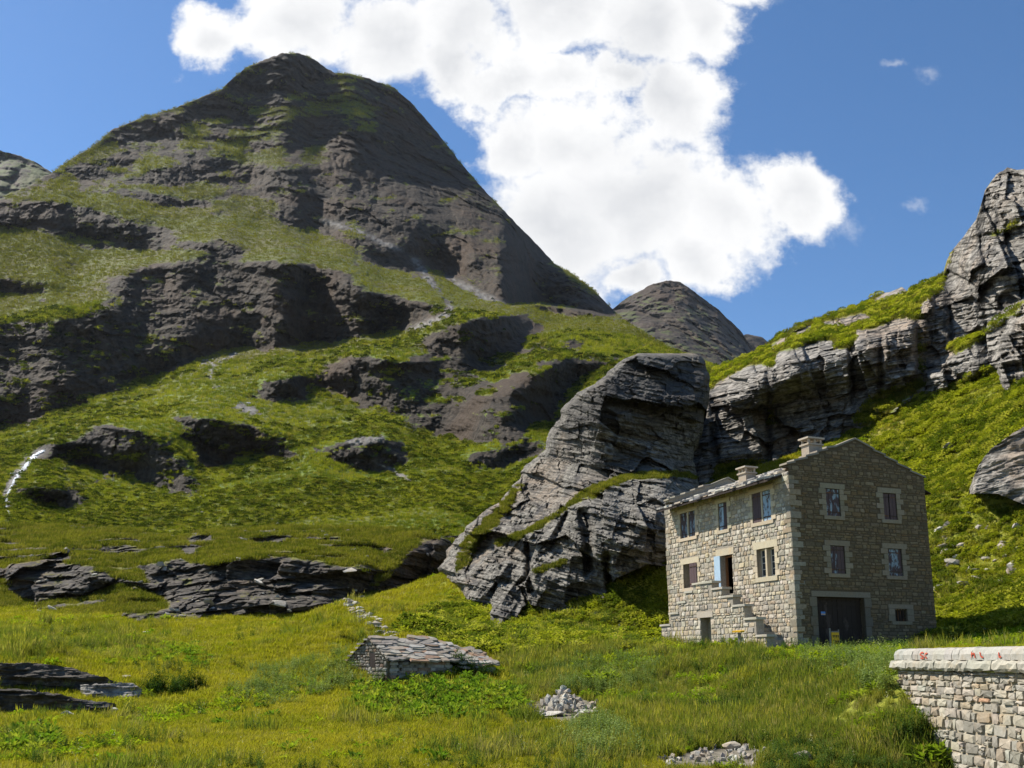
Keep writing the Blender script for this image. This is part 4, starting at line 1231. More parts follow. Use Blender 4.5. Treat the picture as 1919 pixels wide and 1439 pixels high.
o = MB(); o.prism([(1.52, 1.555), (1.76, 1.555), (1.76, 1.59), (1.52, 1.59)], -.224, -.2275, gab); o.build('sticker_band', M_yellow, garage)
SUR['G'] += [(a - .28, b + .36, d, d + .25), (a, b, c, d)]
for i in range(6):
    for s0, s1 in ((a - .28 - .1 * (i % 2), a), (b, b + .3 + .1 * (i % 2))):
        z0, z1 = c + .1 + i * .43, c + .1 + (i + 1) * .43
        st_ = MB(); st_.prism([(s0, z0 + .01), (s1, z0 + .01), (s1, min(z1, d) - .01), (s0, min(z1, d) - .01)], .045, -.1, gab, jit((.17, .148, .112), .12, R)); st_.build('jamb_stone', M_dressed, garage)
        SUR['G'].append((s0, s1, z0, min(z1, d)))

# outside stair: projecting block with a cellar door, stepped parapet and steps against the wall
BX = -1.3
PT = 0.42
blk = lambda s, z, d: (BX - d, s, z)
caps = [(4.65, 6.35, 3.22), (3.78, 4.65, 2.86), (2.92, 3.78, 2.43), (2.05, 2.92, 1.96), (1.2, 2.05, 1.33), (0.5, 1.2, 0.55)]
lcaps = [(6.35, 7.05, 2.86), (7.05, 7.8, 2.38), (7.8, 8.65, 1.86), (8.65, 9.6, 1.28), (9.6, 10.5, 0.55)]
CD = (4.86, 5.75, -0.6, 1.58)
stair = MB()
for (s0, s1, z) in caps:
    hs_ = [CD] if s0 <= CD[0] < s1 else []
    if hs_:
        wall_faces(stair, s0, s1, BASE, z, hs_, blk, PT)
        stair.add([blk(s0, z, 0), blk(s1, z, 0), blk(s1, z, -PT), blk(s0, z, -PT)], [(0, 1, 2, 3)])
        stair.add([blk(s0, BASE, 0), blk(s0, z, 0), blk(s0, z, -PT), blk(s0, BASE, -PT)], [(0, 1, 2, 3)])
        stair.add([blk(CD[1], BASE, -PT), blk(s1, BASE, -PT), blk(s1, z, -PT), blk(CD[1], z, -PT)], [(0, 1, 2, 3)])
    else:
        stair.box((BX, s0, BASE), (BX + PT, s1, z))
for (s0, s1, z) in lcaps:
    stair.box((BX, s0, BASE), (-.004, s1, z))
block = stair.build('stair_block', M_mortar, house)
o = MB(); o.box((BX + PT + .003, CD[1] + .2, BASE), (-.004, 6.345, 2.7)); o.box((BX + PT + .003, 4.65, 2.5), (-.004, CD[1] + .197, 2.7), (.5, .46, .4)); o.build('landing', M_dressed, house)
nst = 14
for i in range(nst):
    s1 = 4.65 - i * 0.30; z = 2.7 - (i + 1) * 0.19
    o = MB(); o.box((BX + PT + .004, s1 - .31, z - .17 - (.25 if i > 9 else 0)), (-.005, s1, z), jit((.36, .33, .27), .12, R)); o.build('step', M_dressed, house)
for (s0, s1, z) in caps + lcaps:
    lft = s0 >= 6.3
    d0 = PT if not lft else 0.8
    o = MB(); e0, e1 = (.02, .10) if lft else (.12, .02)
    x0, x1 = BX - .07, BX + d0 + .06
    yy0, yy1 = s0 - e0, s1 + e1
    o.add([(x0 + R.uniform(0, .02), yy0, z + .002), (x1, yy0, z + .002), (x1, yy1, z + .002), (x0, yy1, z + .002), (x0 + .012, yy0 + .012, z + .11), (x1 - .01, yy0 + .01, z + .11), (x1 - .01, yy1 - .01, z + .10), (x0 + .015, yy1 - .01, z + .10)],
          [(0, 3, 2, 1), (4, 5, 6, 7), (0, 1, 5, 4), (1, 2, 6, 5), (2, 3, 7, 6), (3, 0, 4, 7)], jit((.40, .37, .30), .1, R))
    o.build('coping_slab', M_dressed, block)
o = MB(); o.prism([(CD[0] - .25, CD[3]), (CD[1] + .28, CD[3]), (CD[1] + .28, CD[3] + .28), (CD[0] - .25, CD[3] + .28)], .05, -.3, blk, (.46, .40, .32)); o.build('lintel', M_dressed, block)
o = MB(); o.prism([(CD[0] + .03, CD[2]), (CD[0] + .3, CD[2]), (CD[0] + .3, CD[3]), (CD[0] + .03, CD[3])], -.3, -.34, blk); o.build('cellar_door', M_dark, block)

# the stones of the walls: the 300 that show largest are pieces of their own
R = random.Random(11)
allst = []
for face, mapf, (S0, S1), wall, holes, clip in (
        ('F', fac, (0.0, HL), facade, SUR['F'], None),
        ('G', gab, (0.0, HW), gable, SUR['G'], None)):
    zt = 8.0 if face == 'F' else 9.8
    kw = dict(hmin=.10, hmax=.29, wmin=.14, wmax=.52) if face == 'F' else dict(hmin=.08, hmax=.22, wmin=.18, wmax=.6)
    for (s0, s1, z0, z1) in rubble_layout(S0, S1, -0.45, zt, holes, R, **kw):
        sm = (s0 + s1) / 2
        if face == 'G' and z1 > ptop(sm) - .02 and z1 > 8.15: continue
        if face == 'G' and z1 > min(ptop(s0), ptop(s1)): continue
        if face == 'F' and s0 < 6.35 and z1 < 2.4 and s0 > 4.6: continue
        if face == 'F' and s0 > 6.3 and any(a <= sm < b and z1 < z for a, b, z in lcaps): continue
        allst.append((face, mapf, wall, s0, s1, z0, z1))
bl_holes = [CD, (CD[0] - .25, CD[1] + .28, CD[3], CD[3] + .28)]
for (s0, s1, z0, z1) in rubble_layout(0.5, 10.5, -0.45, 3.2, bl_holes, R, hmin=.10, hmax=.29, wmin=.14, wmax=.52):
    zc = [z for a, b, z in caps + lcaps if a <= (s0 + s1) / 2 < b]
    zc2 = [z for a, b, z in caps + lcaps if a - .01 <= s0 < b or a < s1 <= b + .01]
    if z1 > min(zc2 + zc) + .02: continue
    allst.append(('B', blk, block, s0, s1, z0, z1))
# returns of the parapet steps
def apparent(t):
    f, mp, wl, s0, s1, z0, z1 = t
    return (s1 - s0) * (z1 - z0) / (1 + .02 * (s0 if f != 'G' else s0 * .4)) ** 2 * (0.62 if f != 'G' else 1.0)
allst.sort(key=apparent, reverse=True)
rest = {}
for i, (f, mapf, wl, s0, s1, z0, z1) in enumerate(allst):
    col = jit(R.choice(RUBBLE), .16, R)
    if f == 'G': col = tuple(x * k for x, k in zip(col, (.38, .33, .26)))  # same rubble as the facade, darkened to paint in the gable's shade
    pr = R.uniform(.015, .048) if f != 'G' else R.uniform(.01, .03)
    if i < 300:
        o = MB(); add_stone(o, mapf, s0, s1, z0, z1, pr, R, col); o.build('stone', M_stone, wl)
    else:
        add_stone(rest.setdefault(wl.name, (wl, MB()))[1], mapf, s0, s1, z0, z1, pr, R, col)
for wl, o in rest.values():
    o.build('small_stones', M_stone, wl, 'stuff')
for (S0, S1), mapf, wl, zt in (((0, HW), rear, rearw, 8.2), ((0, HL), east, eastw, 8.0)):
    o = MB()
    for (s0, s1, z0, z1) in rubble_layout(S0, S1, -.3, zt, [], R, hmin=.2, hmax=.34, wmin=.3, wmax=.7):
        add_stone(o, mapf, s0, s1, z0, z1, .03, R, jit(R.choice(RUBBLE), .15, R))
    o.build('small_stones', M_stone, wl, 'stuff')
# dressed quoins at the near corner are hinted by larger stones of the rubble itself

R = random.Random(13)
for (cx, cy, sx, sy) in ((0, 0, 1, 1), (0, HL, 1, -1)):
    z = -.4; i = 0
    while z < 7.75:
        h = R.uniform(.16, .34)
        lx, ly = (R.uniform(.34, .62), R.uniform(.18, .32)) if i % 2 else (R.uniform(.2, .32), R.uniform(.34, .6))
        e = R.uniform(.02, .055)
        jj = lambda: R.uniform(-.015, .015)
        o = MB(); v8 = [(cx - sx * e + jj(), cy - sy * e + jj()), (cx + sx * lx, cy - sy * e + jj()), (cx + sx * lx, cy + sy * ly), (cx - sx * e + jj(), cy + sy * ly)]
        cz0, cz1 = z + .008, z + h - .008
        o.add([(x, y, cz0 + jj() * .5) for x, y in v8] + [(x + sx * R.uniform(0, .012), y + sy * R.uniform(0, .012), cz1 + jj() * .5) for x, y in v8], [(0, 3, 2, 1), (4, 5, 6, 7), (0, 1, 5, 4), (1, 2, 6, 5), (2, 3, 7, 6), (3, 0, 4, 7)], tuple(c * .62 for c in jit(R.choice(RUBBLE), .18, R)))
        if cy == 0 or z > 3.0: o.build('quoin', M_stone, house)
        z += h; i += 1
# roof: two slopes of stone slabs, stepped gable copings, two chimneys
o = MB()
for sgn in (-1, 1):
    x0 = RIDGE_X + sgn * (RIDGE_X + .85)
    pts = [(RIDGE_X, .42, RIDGE_Z - .06), (x0, .42, roof_z(x0) - .06), (x0, HL - .42, roof_z(x0) - .06), (RIDGE_X, HL - .42, RIDGE_Z - .06)]
    o.add(pts + [(p[0], p[1], p[2] - .07) for p in pts], [(0, 1, 2, 3), (4, 7, 6, 5), (1, 5, 6, 2), (0, 4, 5, 1), (3, 2, 6, 7)])
roof = o.build('roof', M_dark, house)
R = random.Random(21)


def slab(mb, cx, cy, cz, w, l, th, tilt, rnd, col, yaw=0.0):
    """thin irregular stone slab, l along the slope direction x, w along y"""
    n = rnd.choice((5, 6, 6, 7))
    ring = []
    for i in range(n):
        a_ = 2 * math.pi * (i + .5 + rnd.uniform(-.32, .32)) / n
        x, y = math.cos(a_), math.sin(a_)
        k = rnd.uniform(.88, 1.05) / max(abs(x), abs(y)) ** .9
        ring.append((x * k * l / 2, y * k * w / 2))
    vs = []
    for dz, sc_ in ((0, 1), (th, rnd.uniform(.93, .98))):
        for x, y in ring:
            xx, yy = x * sc_, y * sc_
            xr, yr = xx * math.cos(yaw) - yy * math.sin(yaw), xx * math.sin(yaw) + yy * math.cos(yaw)
            vs.append((cx + xr, cy + yr, cz + dz + xr * tilt + rnd.uniform(-.006, .006)))
    mb.add(vs, [tuple(range(n - 1, -1, -1)), tuple(range(n, 2 * n))] + [(i, (i + 1) % n, n + (i + 1) % n, n + i) for i in range(n)], col)


SLABC = [(.33, .31, .27), (.42, .39, .34), (.28, .27, .25), (.38, .33, .26), (.48, .45, .40)]
sl = (RIDGE_Z - EAVE_Z) / RIDGE_X
rows = 11
for k in range(rows):
    x = -.75 + k * (RIDGE_X + .75) / rows
    y = .45
    while y < HL - .5:
        w_ = R.uniform(.45, .95); w_ = min(w_, HL - .44 - y)
        mb = MB(); slab(mb, x + .22 + R.uniform(-.14, .06), y + w_ / 2, roof_z(x + .22) - .05 + R.uniform(0, .05), w_ * 1.02, .62, R.uniform(.06, .11), sl * .82, R, jit(R.choice(SLABC), .15, R), R.uniform(-.08, .08))
        mb.build('roof_slab', M_slab, roof)
        y += w_ * .95
mb = MB()
for k in range(rows):
    x = HW + .42 - k * (HW - RIDGE_X + .42) / rows
    y = .45
    while y < HL - .5:
        w_ = R.uniform(.5, 1.0); w_ = min(w_, HL - .44 - y)
        slab(mb, x - .22, y + w_ / 2, roof_z(x - .22) - .05 + R.uniform(0, .05), w_ * 1.02, .62, .055, -sl * .82, R, jit(R.choice(SLABC), .15, R), R.uniform(-.08, .08)); y += w_ * .95
mb.build('roof_slabs_behind', M_slab, roof, 'stuff')
# copings on the stepped gables
segs = [(PTOP[i], PTOP[i + 1]) for i in range(len(PTOP) - 1) if PTOP[i + 1][0] - PTOP[i][0] > .2]
for (y0, y1, wl) in ((-.06, .50, gable), (HL - .50, HL + .06, rearw)):
    for (p, q) in segs:
        lx, rx = p[0] - (.10 if p[0] < 3.9 else 0), q[0] + (.10 if p[0] >= 3.9 else 0)
        s_ = (q[1] - p[1]) / (q[0] - p[0])
        z0, z1 = p[1] + s_ * (lx - p[0]) + .003, q[1] + s_ * (rx - q[0]) + .003
        mb = MB(); mb.add([(lx, y0, z0), (rx, y0, z1), (rx, y1, z1), (lx, y1, z0), (lx + .02, y0 + .02, z0 + .09), (rx - .01, y0 + .02, z1 + .09), (rx - .01, y1 - .02, z1 + .09), (lx + .02, y1 - .02, z0 + .09)],
                          [(0, 3, 2, 1), (4, 5, 6, 7), (0, 1, 5, 4), (1, 2, 6, 5), (2, 3, 7, 6), (3, 0, 4, 7)], jit((.25, .22, .17), .15, R))
        mb.build('coping_slab', M_dressed, wl)


def chimney(x0, x1, y0, y1, z0, z1):
    mb = MB(); mb.box((x0, y0, z0), (x1, y1, z1), (.37, .31, .24)); mb.box((x0 - .06, y0 - .06, z1 + .002), (x1 + .06, y1 + .06, z1 + .08), (.40, .34, .26))
    ch = mb.build('chimney', M_dressed, house)
    nx, ny = max(2, int((x1 - x0) / .2)), max(2, int((y1 - y0) / .2))
    for i in range(nx):
        for j in range(ny):
            if 0 < i < nx - 1 and 0 < j < ny - 1: continue
            cx, cy = x0 + .05 + (x1 - x0 - .1) * i / (nx - 1), y0 + .05 + (y1 - y0 - .1) * j / (ny - 1)
            p = MB(); p.box((cx - .045, cy - .045, z1 + .082), (cx + .045, cy + .045, z1 + .30), (.42, .35, .27)); p.build('vent_pillar', M_dressed, ch)
    c = MB(); c.box((x0 - .1, y0 - .1, z1 + .302), (x1 + .1, y1 + .1, z1 + .38), (.44, .38, .30)); c.build('cap_slab', M_dressed, ch)


chimney(1.85, 2.62, .75, 1.3, 8.4, 9.55)
chimney(1.45, 2.05, 5.3, 5.95, 8.2, 8.98)

# ---------------------------------------------------------------- rocks
def rock_mesh(name, seed, mat, cuts=12, sub=2, flat=1.0):
    """angular stone: a ball cut by random planes, unit size"""
    import bmesh
    rnd = random.Random(seed)
    bm = bmesh.new()
    bmesh.ops.create_icosphere(bm, subdivisions=sub, radius=1.0)
    pl_ = []
    for i in range(cuts):
        n = Vector((rnd.gauss(0, 1), rnd.gauss(0, 1), rnd.gauss(0, 1))).normalized()
        pl_.append((n, rnd.uniform(0.45, 0.8)))
    for v in bm.verts:
        for n, d in pl_:
            k = v.co.dot(n)
            if k > d: v.co -= n * (k - d)
        v.co += Vector((rnd.uniform(-.03, .03), rnd.uniform(-.03, .03), rnd.uniform(-.03, .03)))
        v.co.z *= flat
    me = bpy.data.meshes.new(name)
    bm.to_mesh(me); bm.free()
    c = jit(rnd.choice([(.42, .40, .36), (.5, .48, .44), (.36, .34, .30), (.44, .39, .32)]), .12, rnd)
    a_ = me.attributes.new('Col', 'FLOAT_COLOR', 'FACE')
    a_.data.foreach_set('color', np.array([(*c, 1.0)] * len(me.polygons), np.float32).ravel())
    me.materials.append(mat)
    return me


M_rock = stone_mat('pale_field_rock', (.92, .90, .85), 6.0, 0.65)
ROCKS = [rock_mesh('rock', 40 + i, M_rock, 11 + i % 5, 2, 0.75) for i in range(8)]
SMALLR = [rock_mesh('rock_small', 60 + i, M_rock, 9, 1, 0.7) for i in range(6)]
FLATR = [rock_mesh('slab_rock', 80 + i, M_rock, 10, 2, 0.3) for i in range(5)]


def gz1(x, y):
    return float(ground_z(np.array([x]), np.array([y]))[0])


def on_ground(px, py, y0=14, y1=125):
    """where a line of sight meets the ground"""
    a, e = ray(px, py)
    ys = np.exp(np.linspace(math.log(y0), math.log(y1), 700))
    z = ground_z(a * ys, ys)
    hit = np.nonzero(z >= e * ys)[0]
    k = hit[0] if len(hit) else len(ys) - 1
    return Vector((float(a * ys[k]), float(ys[k]), float(z[k])))


# ---------------------------------------------------------------- ruined hut in the meadow
R = random.Random(31)
DRYC = [(.27, .245, .205), (.33, .30, .25), (.22, .20, .17), (.30, .25, .19), (.38, .35, .305), (.30, .20, .135)]
hL, hR = at(726, 1278, 38), at(922, 1260, 41)
hang = math.atan2(hR.y - hL.y, hR.x - hL.x)
hut = empty('ruined_hut', (hL.x, hL.y, gz1(hL.x, hL.y) - .1), hang)
tag(hut, 'low ruined drystone hut with sagging slab roof in the meadow', 'hut')
HLn = (Vector((hR.x, hR.y)) - Vector((hL.x, hL.y))).length
HD = 3.4
zb = -.25
mb = MB(); mb.box((0.12, .12, zb), (HLn * .56, .4, .95), (.6, .55, .48)); mb.box((.05, .1, zb), (.45, HD, 1.25), (.6, .55, .48)); mb.box((HLn * .56, .1, zb), (HLn, .5, .62), (.6, .55, .48)); mb.box((HLn - .45, .1, zb), (HLn, HD, .75), (.6, .55, .48)); mb.box((.05, HD - .4, zb), (HLn, HD, 1.0), (.6, .55, .48))
mb.c = [(.4, .36, .3)] * len(mb.c)
core = mb.build('wall', M_mortar, hut)
mb = MB()
mb.add([(.05, .1, 1.1), (.05, HD, 1.1), (.05, HD * .5, 1.92), (.45, .1, 1.1), (.45, HD, 1.1), (.45, HD * .5, 1.92)], [(0, 2, 1), (3, 4, 5), (0, 3, 5, 2), (1, 2, 5, 4)], (.6, .55, .48))
mb.build('gable', M_mortar, core)
# drystone courses of thin slabs along the front
hf = lambda s, z, d: (s, .12 - d, z)
z = zb
while z < 0.98:
    h = R.uniform(.06, .12)
    s = .15
    while s < HLn * .98:
        w = R.uniform(.22, .62)
        if z + h > (.98 if s < HLn * .56 else .72): break
        o = MB(); slab(o, s + w / 2, .10 + R.uniform(-.07, .05), z, R.uniform(.34, .44), w * 1.02, h, R.uniform(-.03, .03), R, jit(R.choice(DRYC), .16, R)); o.build('stone', M_slab, core)
        s += w
    z += h
hg = lambda s, z, d: (.05 - d, s, z)
for (s0, s1, z0, z1) in rubble_layout(.1, HD, zb, 1.85, [(HD * .32, HD * .45, .75, 1.3)], R, hmin=.10, hmax=.2, wmin=.2, wmax=.45):
    if z1 > 1.15 + .8 * (1 - abs((s0 + s1) / 2 - HD / 2) / (HD / 2)): continue
    o = MB(); add_stone(o, hg, s0, s1, z0, z1, .05, R, tuple(c * .72 for c in jit(R.choice(DRYC), .2, R))); o.build('stone', M_stone, core)
o = MB(); o.box((.02, HD * .32, .75), (.04, HD * .45, 1.3), (.04, .035, .03)); o.build('slit_shade_plate', M_dark, core)  # dark plate on the solid wall, painted shade in place of an opening
# roof slabs, rows from eave to ridge, sagging to the far end
roofd = MB()
for i in range(12):
    t0, t1 = i / 12, (i + 1) / 12
    def rp(t, v):
        sag = -.45 * sstep(.45, 1.0, t) - .05 * math.sin(t * 9)
        return (-.05 + t * (HLn + .1), -.1 + v * (HD * .5 + .1), .98 + v * .95 + sag * (0.45 + .55 * v))
    roofd.add([rp(t0, 0), rp(t1, 0), rp(t1, 1), rp(t0, 1)], [(0, 1, 2, 3)], (.25, .23, .2))
    def rq(t, v):
        p = rp(t, v); return (p[0], HD - p[1], p[2])
    roofd.add([rq(t0, 0), rq(t1, 0), rq(t1, 1), rq(t0, 1)], [(0, 1, 2, 3)], (.25, .23, .2))
hroof = roofd.build('roof', M_mortar, hut)
for k in range(13):
    v = k / 12.4
    t = 0.0
    while t < 1:
        w = R.uniform(.3, .8) / HLn
        if R.random() > .04 + .22 * (t > .8):
            p = rp(min(t + w / 2, 1.0), v)
            o = MB(); slab(o, 0, 0, 0, R.uniform(.3, .42), w * HLn * 1.08, R.uniform(.045, .085), 0, R, jit(R.choice(DRYC), .17, R))
            me = o.mesh('roof_slab', M_slab)
            ob = obj('roof_slab', me, hroof, (p[0], p[1] - .05, p[2] + R.uniform(.0, .05) + (.04 if t > .7 else 0)), (math.atan(.95 / (HD * .5)) * .75 + R.uniform(-.06, .06), R.uniform(-.06, .06) + (R.uniform(-.2, .2) if t > .75 else 0), R.uniform(-.12, .12)))
        t += w
mb = MB()
for k in range(6):
    for i in range(9):
        p = rq(min(1, (i + .5) / 9), k / 5.5)
        slab(mb, p[0], p[1], p[2] + .02, .6, .75, .06, R.uniform(-.05, .05), R, jit(R.choice(DRYC), .17, R))
mb.build('roof_slabs_behind', M_slab, hroof, 'stuff')
big = obj('fallen_slab', FLATR[0], hut, (HLn * .78, -.05, .78), (.25, -.08, .3), (.85, .5, .32))

# ---------------------------------------------------------------- roadside retaining wall
R = random.Random(41)
w0, w1 = Vector((9.72, 24.05)), Vector((9.98, 7.0))
wdir = (w1 - w0).normalized(); WLn = (w1 - w0).length
rw = empty('retaining_wall', (w0.x, w0.y, 0), math.atan2(wdir.y, wdir.x))
tag(rw, 'pale rubble roadside wall with rounded coping at the bottom right corner', 'wall')
BAT = 0.10
wf = lambda s, z, d: (s, -d + BAT * z, z)        # local: x along the wall towards us, -y faces the meadow
ZT = -0.28
mb = MB()
mb.add([wf(0, -4.2, 0), wf(WLn, -4.2, 0), wf(WLn, ZT, 0), wf(0, ZT, 0), (0, .55, -4.2), (WLn, .55, -4.2), (WLn, .55, ZT), (0, .55, ZT)], [(0, 1, 2, 3), (4, 7, 6, 5), (0, 3, 7, 4), (1, 5, 6, 2), (3, 2, 6, 7)], (.95, .90, .78))
wcore = mb.build('wall_core', M_mortar, rw)
PALE = [(.36, .315, .24), (.30, .265, .205), (.40, .355, .28), (.35, .285, .20), (.26, .235, .19), (.38, .34, .27), (.32, .295, .24)]
lay = rubble_layout(0.0, 9.5, -3.2, ZT, [], R, hmin=.11, hmax=.27, wmin=.16, wmax=.62)
lay.sort(key=lambda q: (q[1] - q[0]) * (q[3] - q[2]) * (1 + q[0] * .08), reverse=True)
for i, (s0, s1, z0, z1) in enumerate(lay[:300]):
    c = jit(R.choice(PALE), .13, R) if R.random() > .025 else (.38, .23, .14)
    o = MB(); add_stone(o, wf, s0, s1, z0, z1, R.uniform(.03, .08), R, c, g=.006); o.build('stone', M_stone, wcore)
o = MB()
for (s0, s1, z0, z1) in lay[300:] + rubble_layout(9.5, WLn, -4, ZT, [], R, hmin=.2, hmax=.36, wmin=.3, wmax=.7):
    add_stone(o, wf, s0, s1, z0, z1, R.uniform(.04, .09), R, jit(R.choice(PALE), .13, R), g=.012)
o.build('small_stones', M_stone, wcore, 'stuff')


def bar_stone(prof, s0, s1, col, nm, mat, rnd, nseg=3, rough=.008):
    """length of moulded stone: profile (y, z) swept along the wall, slightly uneven"""
    o = MB(); n = len(prof); vs = []
    for i in range(nseg + 1):
        s = s0 + (s1 - s0) * i / nseg
        e = .012 if i in (0, nseg) else 0
        for (y, z_) in prof:
            vs.append((s, y * (1 - e * 2) + rnd.uniform(-rough, rough), z_ + rnd.uniform(-rough, rough) - (e * .5 if z_ > -.1 else 0)))
    fs = [(i * n + j, i * n + (j + 1) % n, (i + 1) * n + (j + 1) % n, (i + 1) * n + j) for i in range(nseg) for j in range(n)]
    fs += [tuple(range(n - 1, -1, -1)), tuple(range(nseg * n, nseg * n + n))]
    o.add(vs, fs, col)
    return o.build(nm, mat, rw)


capp = [(-.10, -.02), (-.10, .10), (-.06, .19), (.02, .235), (.20, .25), (.38, .235), (.46, .19), (.50, .10), (.50, -.02)]
strp = [(-.17, -.25), (-.20, -.20), (-.20, -.10), (-.15, -.035), (.50, -.035), (.50, -.25)]
s = -.06
M_coping = stone_mat('weathered_coping_stone', (1, 1, 1), 10.0, .4)
while s < WLn:
    w = R.uniform(.30, .62)
    bar_stone(capp, s + .006, s + w - .006, jit((.37, .355, .305), .08, R), 'coping_stone', M_coping, R)
    s += w
s = -.14
while s < WLn:
    w = R.uniform(.7, 1.3)
    bar_stone(strp, s + .005, s + w - .005, jit((.37, .345, .28), .1, R), 'string_course_stone', M_coping, R, 7, .022)
    s += w
# old red graffiti scrawl on the coping
o = MB()
def stroke(pts, wd=.018):
    for (p, q) in zip(pts[:-1], pts[1:]):
        d = (Vector(q) - Vector(p)); n = Vector((-d.y, d.x)).normalized() * wd
        f = lambda s_, z_: (s_, -.1185 if z_ < .10 else -.1185 + (z_ - .10) * .42, z_)
        o.add([f(p[0] - n.x, p[1] - n.y), f(q[0] - n.x, q[1] - n.y), f(q[0] + n.x, q[1] + n.y), f(p[0] + n.x, p[1] + n.y)], [(0, 1, 2, 3)])
stroke([(1.62, .14), (1.50, .15), (1.46, .11), (1.52, .08), (1.60, .07), (1.66, .04), (1.62, .01), (1.48, .02)])
stroke([(1.74, .14), (1.72, .08), (1.76, .02), (1.82, .03)]); stroke([(1.74, .12), (1.84, .13)])
stroke([(3.9, .15), (3.92, .03)]); stroke([(3.9, .09), (4.02, .12), (4.06, .02)]); stroke([(4.25, .14), (4.3, .05), (4.4, .03)]); stroke([(5.0, .13), (5.02, .03), (5.1, .05)])
gf = o.build('graffiti', M_redpaint, rw)
# road behind the wall
mb = MB(); mb.box((10.25, 2, -1.6), (19, 25.2, -.95), (1, 1, 1))
M_asph = plain_mat('asphalt', (0.05, 0.05, 0.05), .9)
road = mb.build('road', M_asph); structure(road)

# ---------------------------------------------------------------- signs by the house
p = house.matrix_basis @ Vector((1.36, -.75, 0)); p = Vector((p.x, p.y, gz1(p.x, p.y)))
sg = empty('trail_sign', p, A_H - .15)
tag(sg, 'yellow notice board with two rows of black marks before the garage', 'sign')
mb = MB(); mb.cyl((-.2, 0, -.2), (-.2, 0, .98), .045, .04, 8); mb.build('post', M_greywood, sg)
mb = MB(); mb.cyl((.22, 0, -.2), (.22, 0, .93), .03, .03, 8); mb.build('post', M_greywood, sg)
mb = MB(); mb.box((-.16, -.06, .22), (.2, -.035, .80)); bd = mb.build('board', M_yellow, sg)
for rr_ in range(2):
    for k in range(4):
        x = -.12 + k * .08; z = .63 - rr_ * .23
        mb = MB(); mb.box((x, -.066, z), (x + .055, -.0605, z + .05)); mb.box((x + .012, -.066, z - .055), (x + .043, -.0605, z - .002)); mb.build('pictogram', M_ink, bd)
mb = MB(); mb.box((-.16, -.06, .804), (.2, -.035, .86)); mb.build('top_rail', M_greywood, sg)
p = house.matrix_basis @ Vector((-2.1, 1.35, 0)); p = Vector((p.x, p.y, gz1(p.x, p.y)))
sg = empty('trail_marker', p, A_H - 1.2)
tag(sg, 'small yellow plate on a wooden stake beside the outside stair', 'sign')
mb = MB(); mb.box((-.06, -.05, -.2), (.06, .05, .82)); mb.build('stake', M_greywood, sg)
mb = MB(); mb.add([(-.24, -.2, .83), (.2, -.2, .83), (.26, 0, .83), (.2, .12, .86), (-.24, .12, .86), (-.24, -.2, .90), (.2, -.2, .90), (.26, 0, .91), (.2, .12, .93), (-.24, .12, .93)],
                  [(4, 3, 2, 1, 0), (5, 6, 7, 8, 9), (0, 1, 6, 5), (1, 2, 7, 6), (2, 3, 8, 7), (3, 4, 9, 8), (4, 0, 5, 9)]); mb.build('plate', M_yellow, sg)
# bench plank at the house's far end
p = on_ground(1228, 1205, 40, 60)
sg = empty('plank_bench', p, A_H + 1.3)
tag(sg, 'little plank bench in the weeds at the far end of the house', 'bench')
mb = MB(); mb.box((-.45, -.15, .34), (.45, .15, .40)); mb.build('seat', M_greywood, sg)
for s_ in (-.36, .3):
    mb = MB(); mb.box((s_, -.12, -.2), (s_ + .07, .12, .338)); mb.build('leg', M_greywood, sg)

# ---------------------------------------------------------------- drystone line, rubble heap, loose rocks
R = random.Random(51)
dw = empty('drystone_wall', on_ground(745, 1196))
tag(dw, 'tumbled drystone wall winding uphill behind the ruined hut', 'wall')
dwi = dw.location.copy()
line = [(742, 1192), (722, 1181), (704, 1172), (690, 1163), (676, 1150), (664, 1140), (652, 1133), (640, 1130)]
lp = [on_ground(*q) for q in line]
for i in range(len(lp) - 1):
    L_ = (lp[i + 1] - lp[i]).length
    for k in range(int(L_ / .30)):
        for layer in range(2):
            q = lp[i].lerp(lp[i + 1], (k + R.random()) / (L_ / .30))
            x, y = q.x + R.uniform(-.5, .5), q.y + R.uniform(-.3, .3)
            sc_ = R.uniform(.14, .36)
            obj('stone', R.choice(FLATR + SMALLR), dw, Vector((x, y, gz1(x, y) + .03 + layer * .10)) - dwi, (R.uniform(-.2, .2), R.uniform(-.2, .2), R.uniform(0, 6.28)), (sc_ * 1.3, sc_, sc_ * .9))
hp = empty('rubble_heap', on_ground(1060, 1338))
tag(hp, 'heap of grey rubble stones beside a bare slab in the foreground meadow', 'rubble')
hpi = hp.location.copy()
for i in range(95):
    px, py = R.uniform(985, 1125), R.uniform(1312, 1345)
    if R.random() < .5: px, py = R.gauss(1060, 18), R.gauss(1322, 7)
    q = on_ground(px, py, 18, 50); sc_ = R.uniform(.08, .24)
    obj('stone', R.choice(SMALLR + ROCKS), hp, Vector((q.x, q.y, q.z + sc_ * .28 + max(0, .2 - abs(px - 1060) * .008))) - hpi, (R.uniform(0, 6), R.uniform(0, 6), R.uniform(0, 6)), (sc_, sc_ * R.uniform(.6, 1), sc_ * R.uniform(.5, .9)))
q = on_ground(1100, 1345, 18, 50)
o = obj('flat_boulder', FLATR[2], None, (q.x, q.y, q.z + .02), (-.30, .05, .3), (.78, .62, .5)); tag(o, 'smooth pale slab rock lying against the rubble heap', 'boulder')
q = on_ground(1020, 1340, 18, 50)
o = obj('flat_boulder', FLATR[3], None, (q.x, q.y, q.z + .02), (-.1, .05, 1.3), (.5, .75, .35)); tag(o, 'low flat grey rock half sunk at the near edge of the rubble heap', 'boulder')
rub2 = empty('stone_scatter', on_ground(1330, 1425)); rub2i = rub2.location.copy()
tag(rub2, 'spill of broken white stones at the bottom edge of the meadow bank', 'rubble')
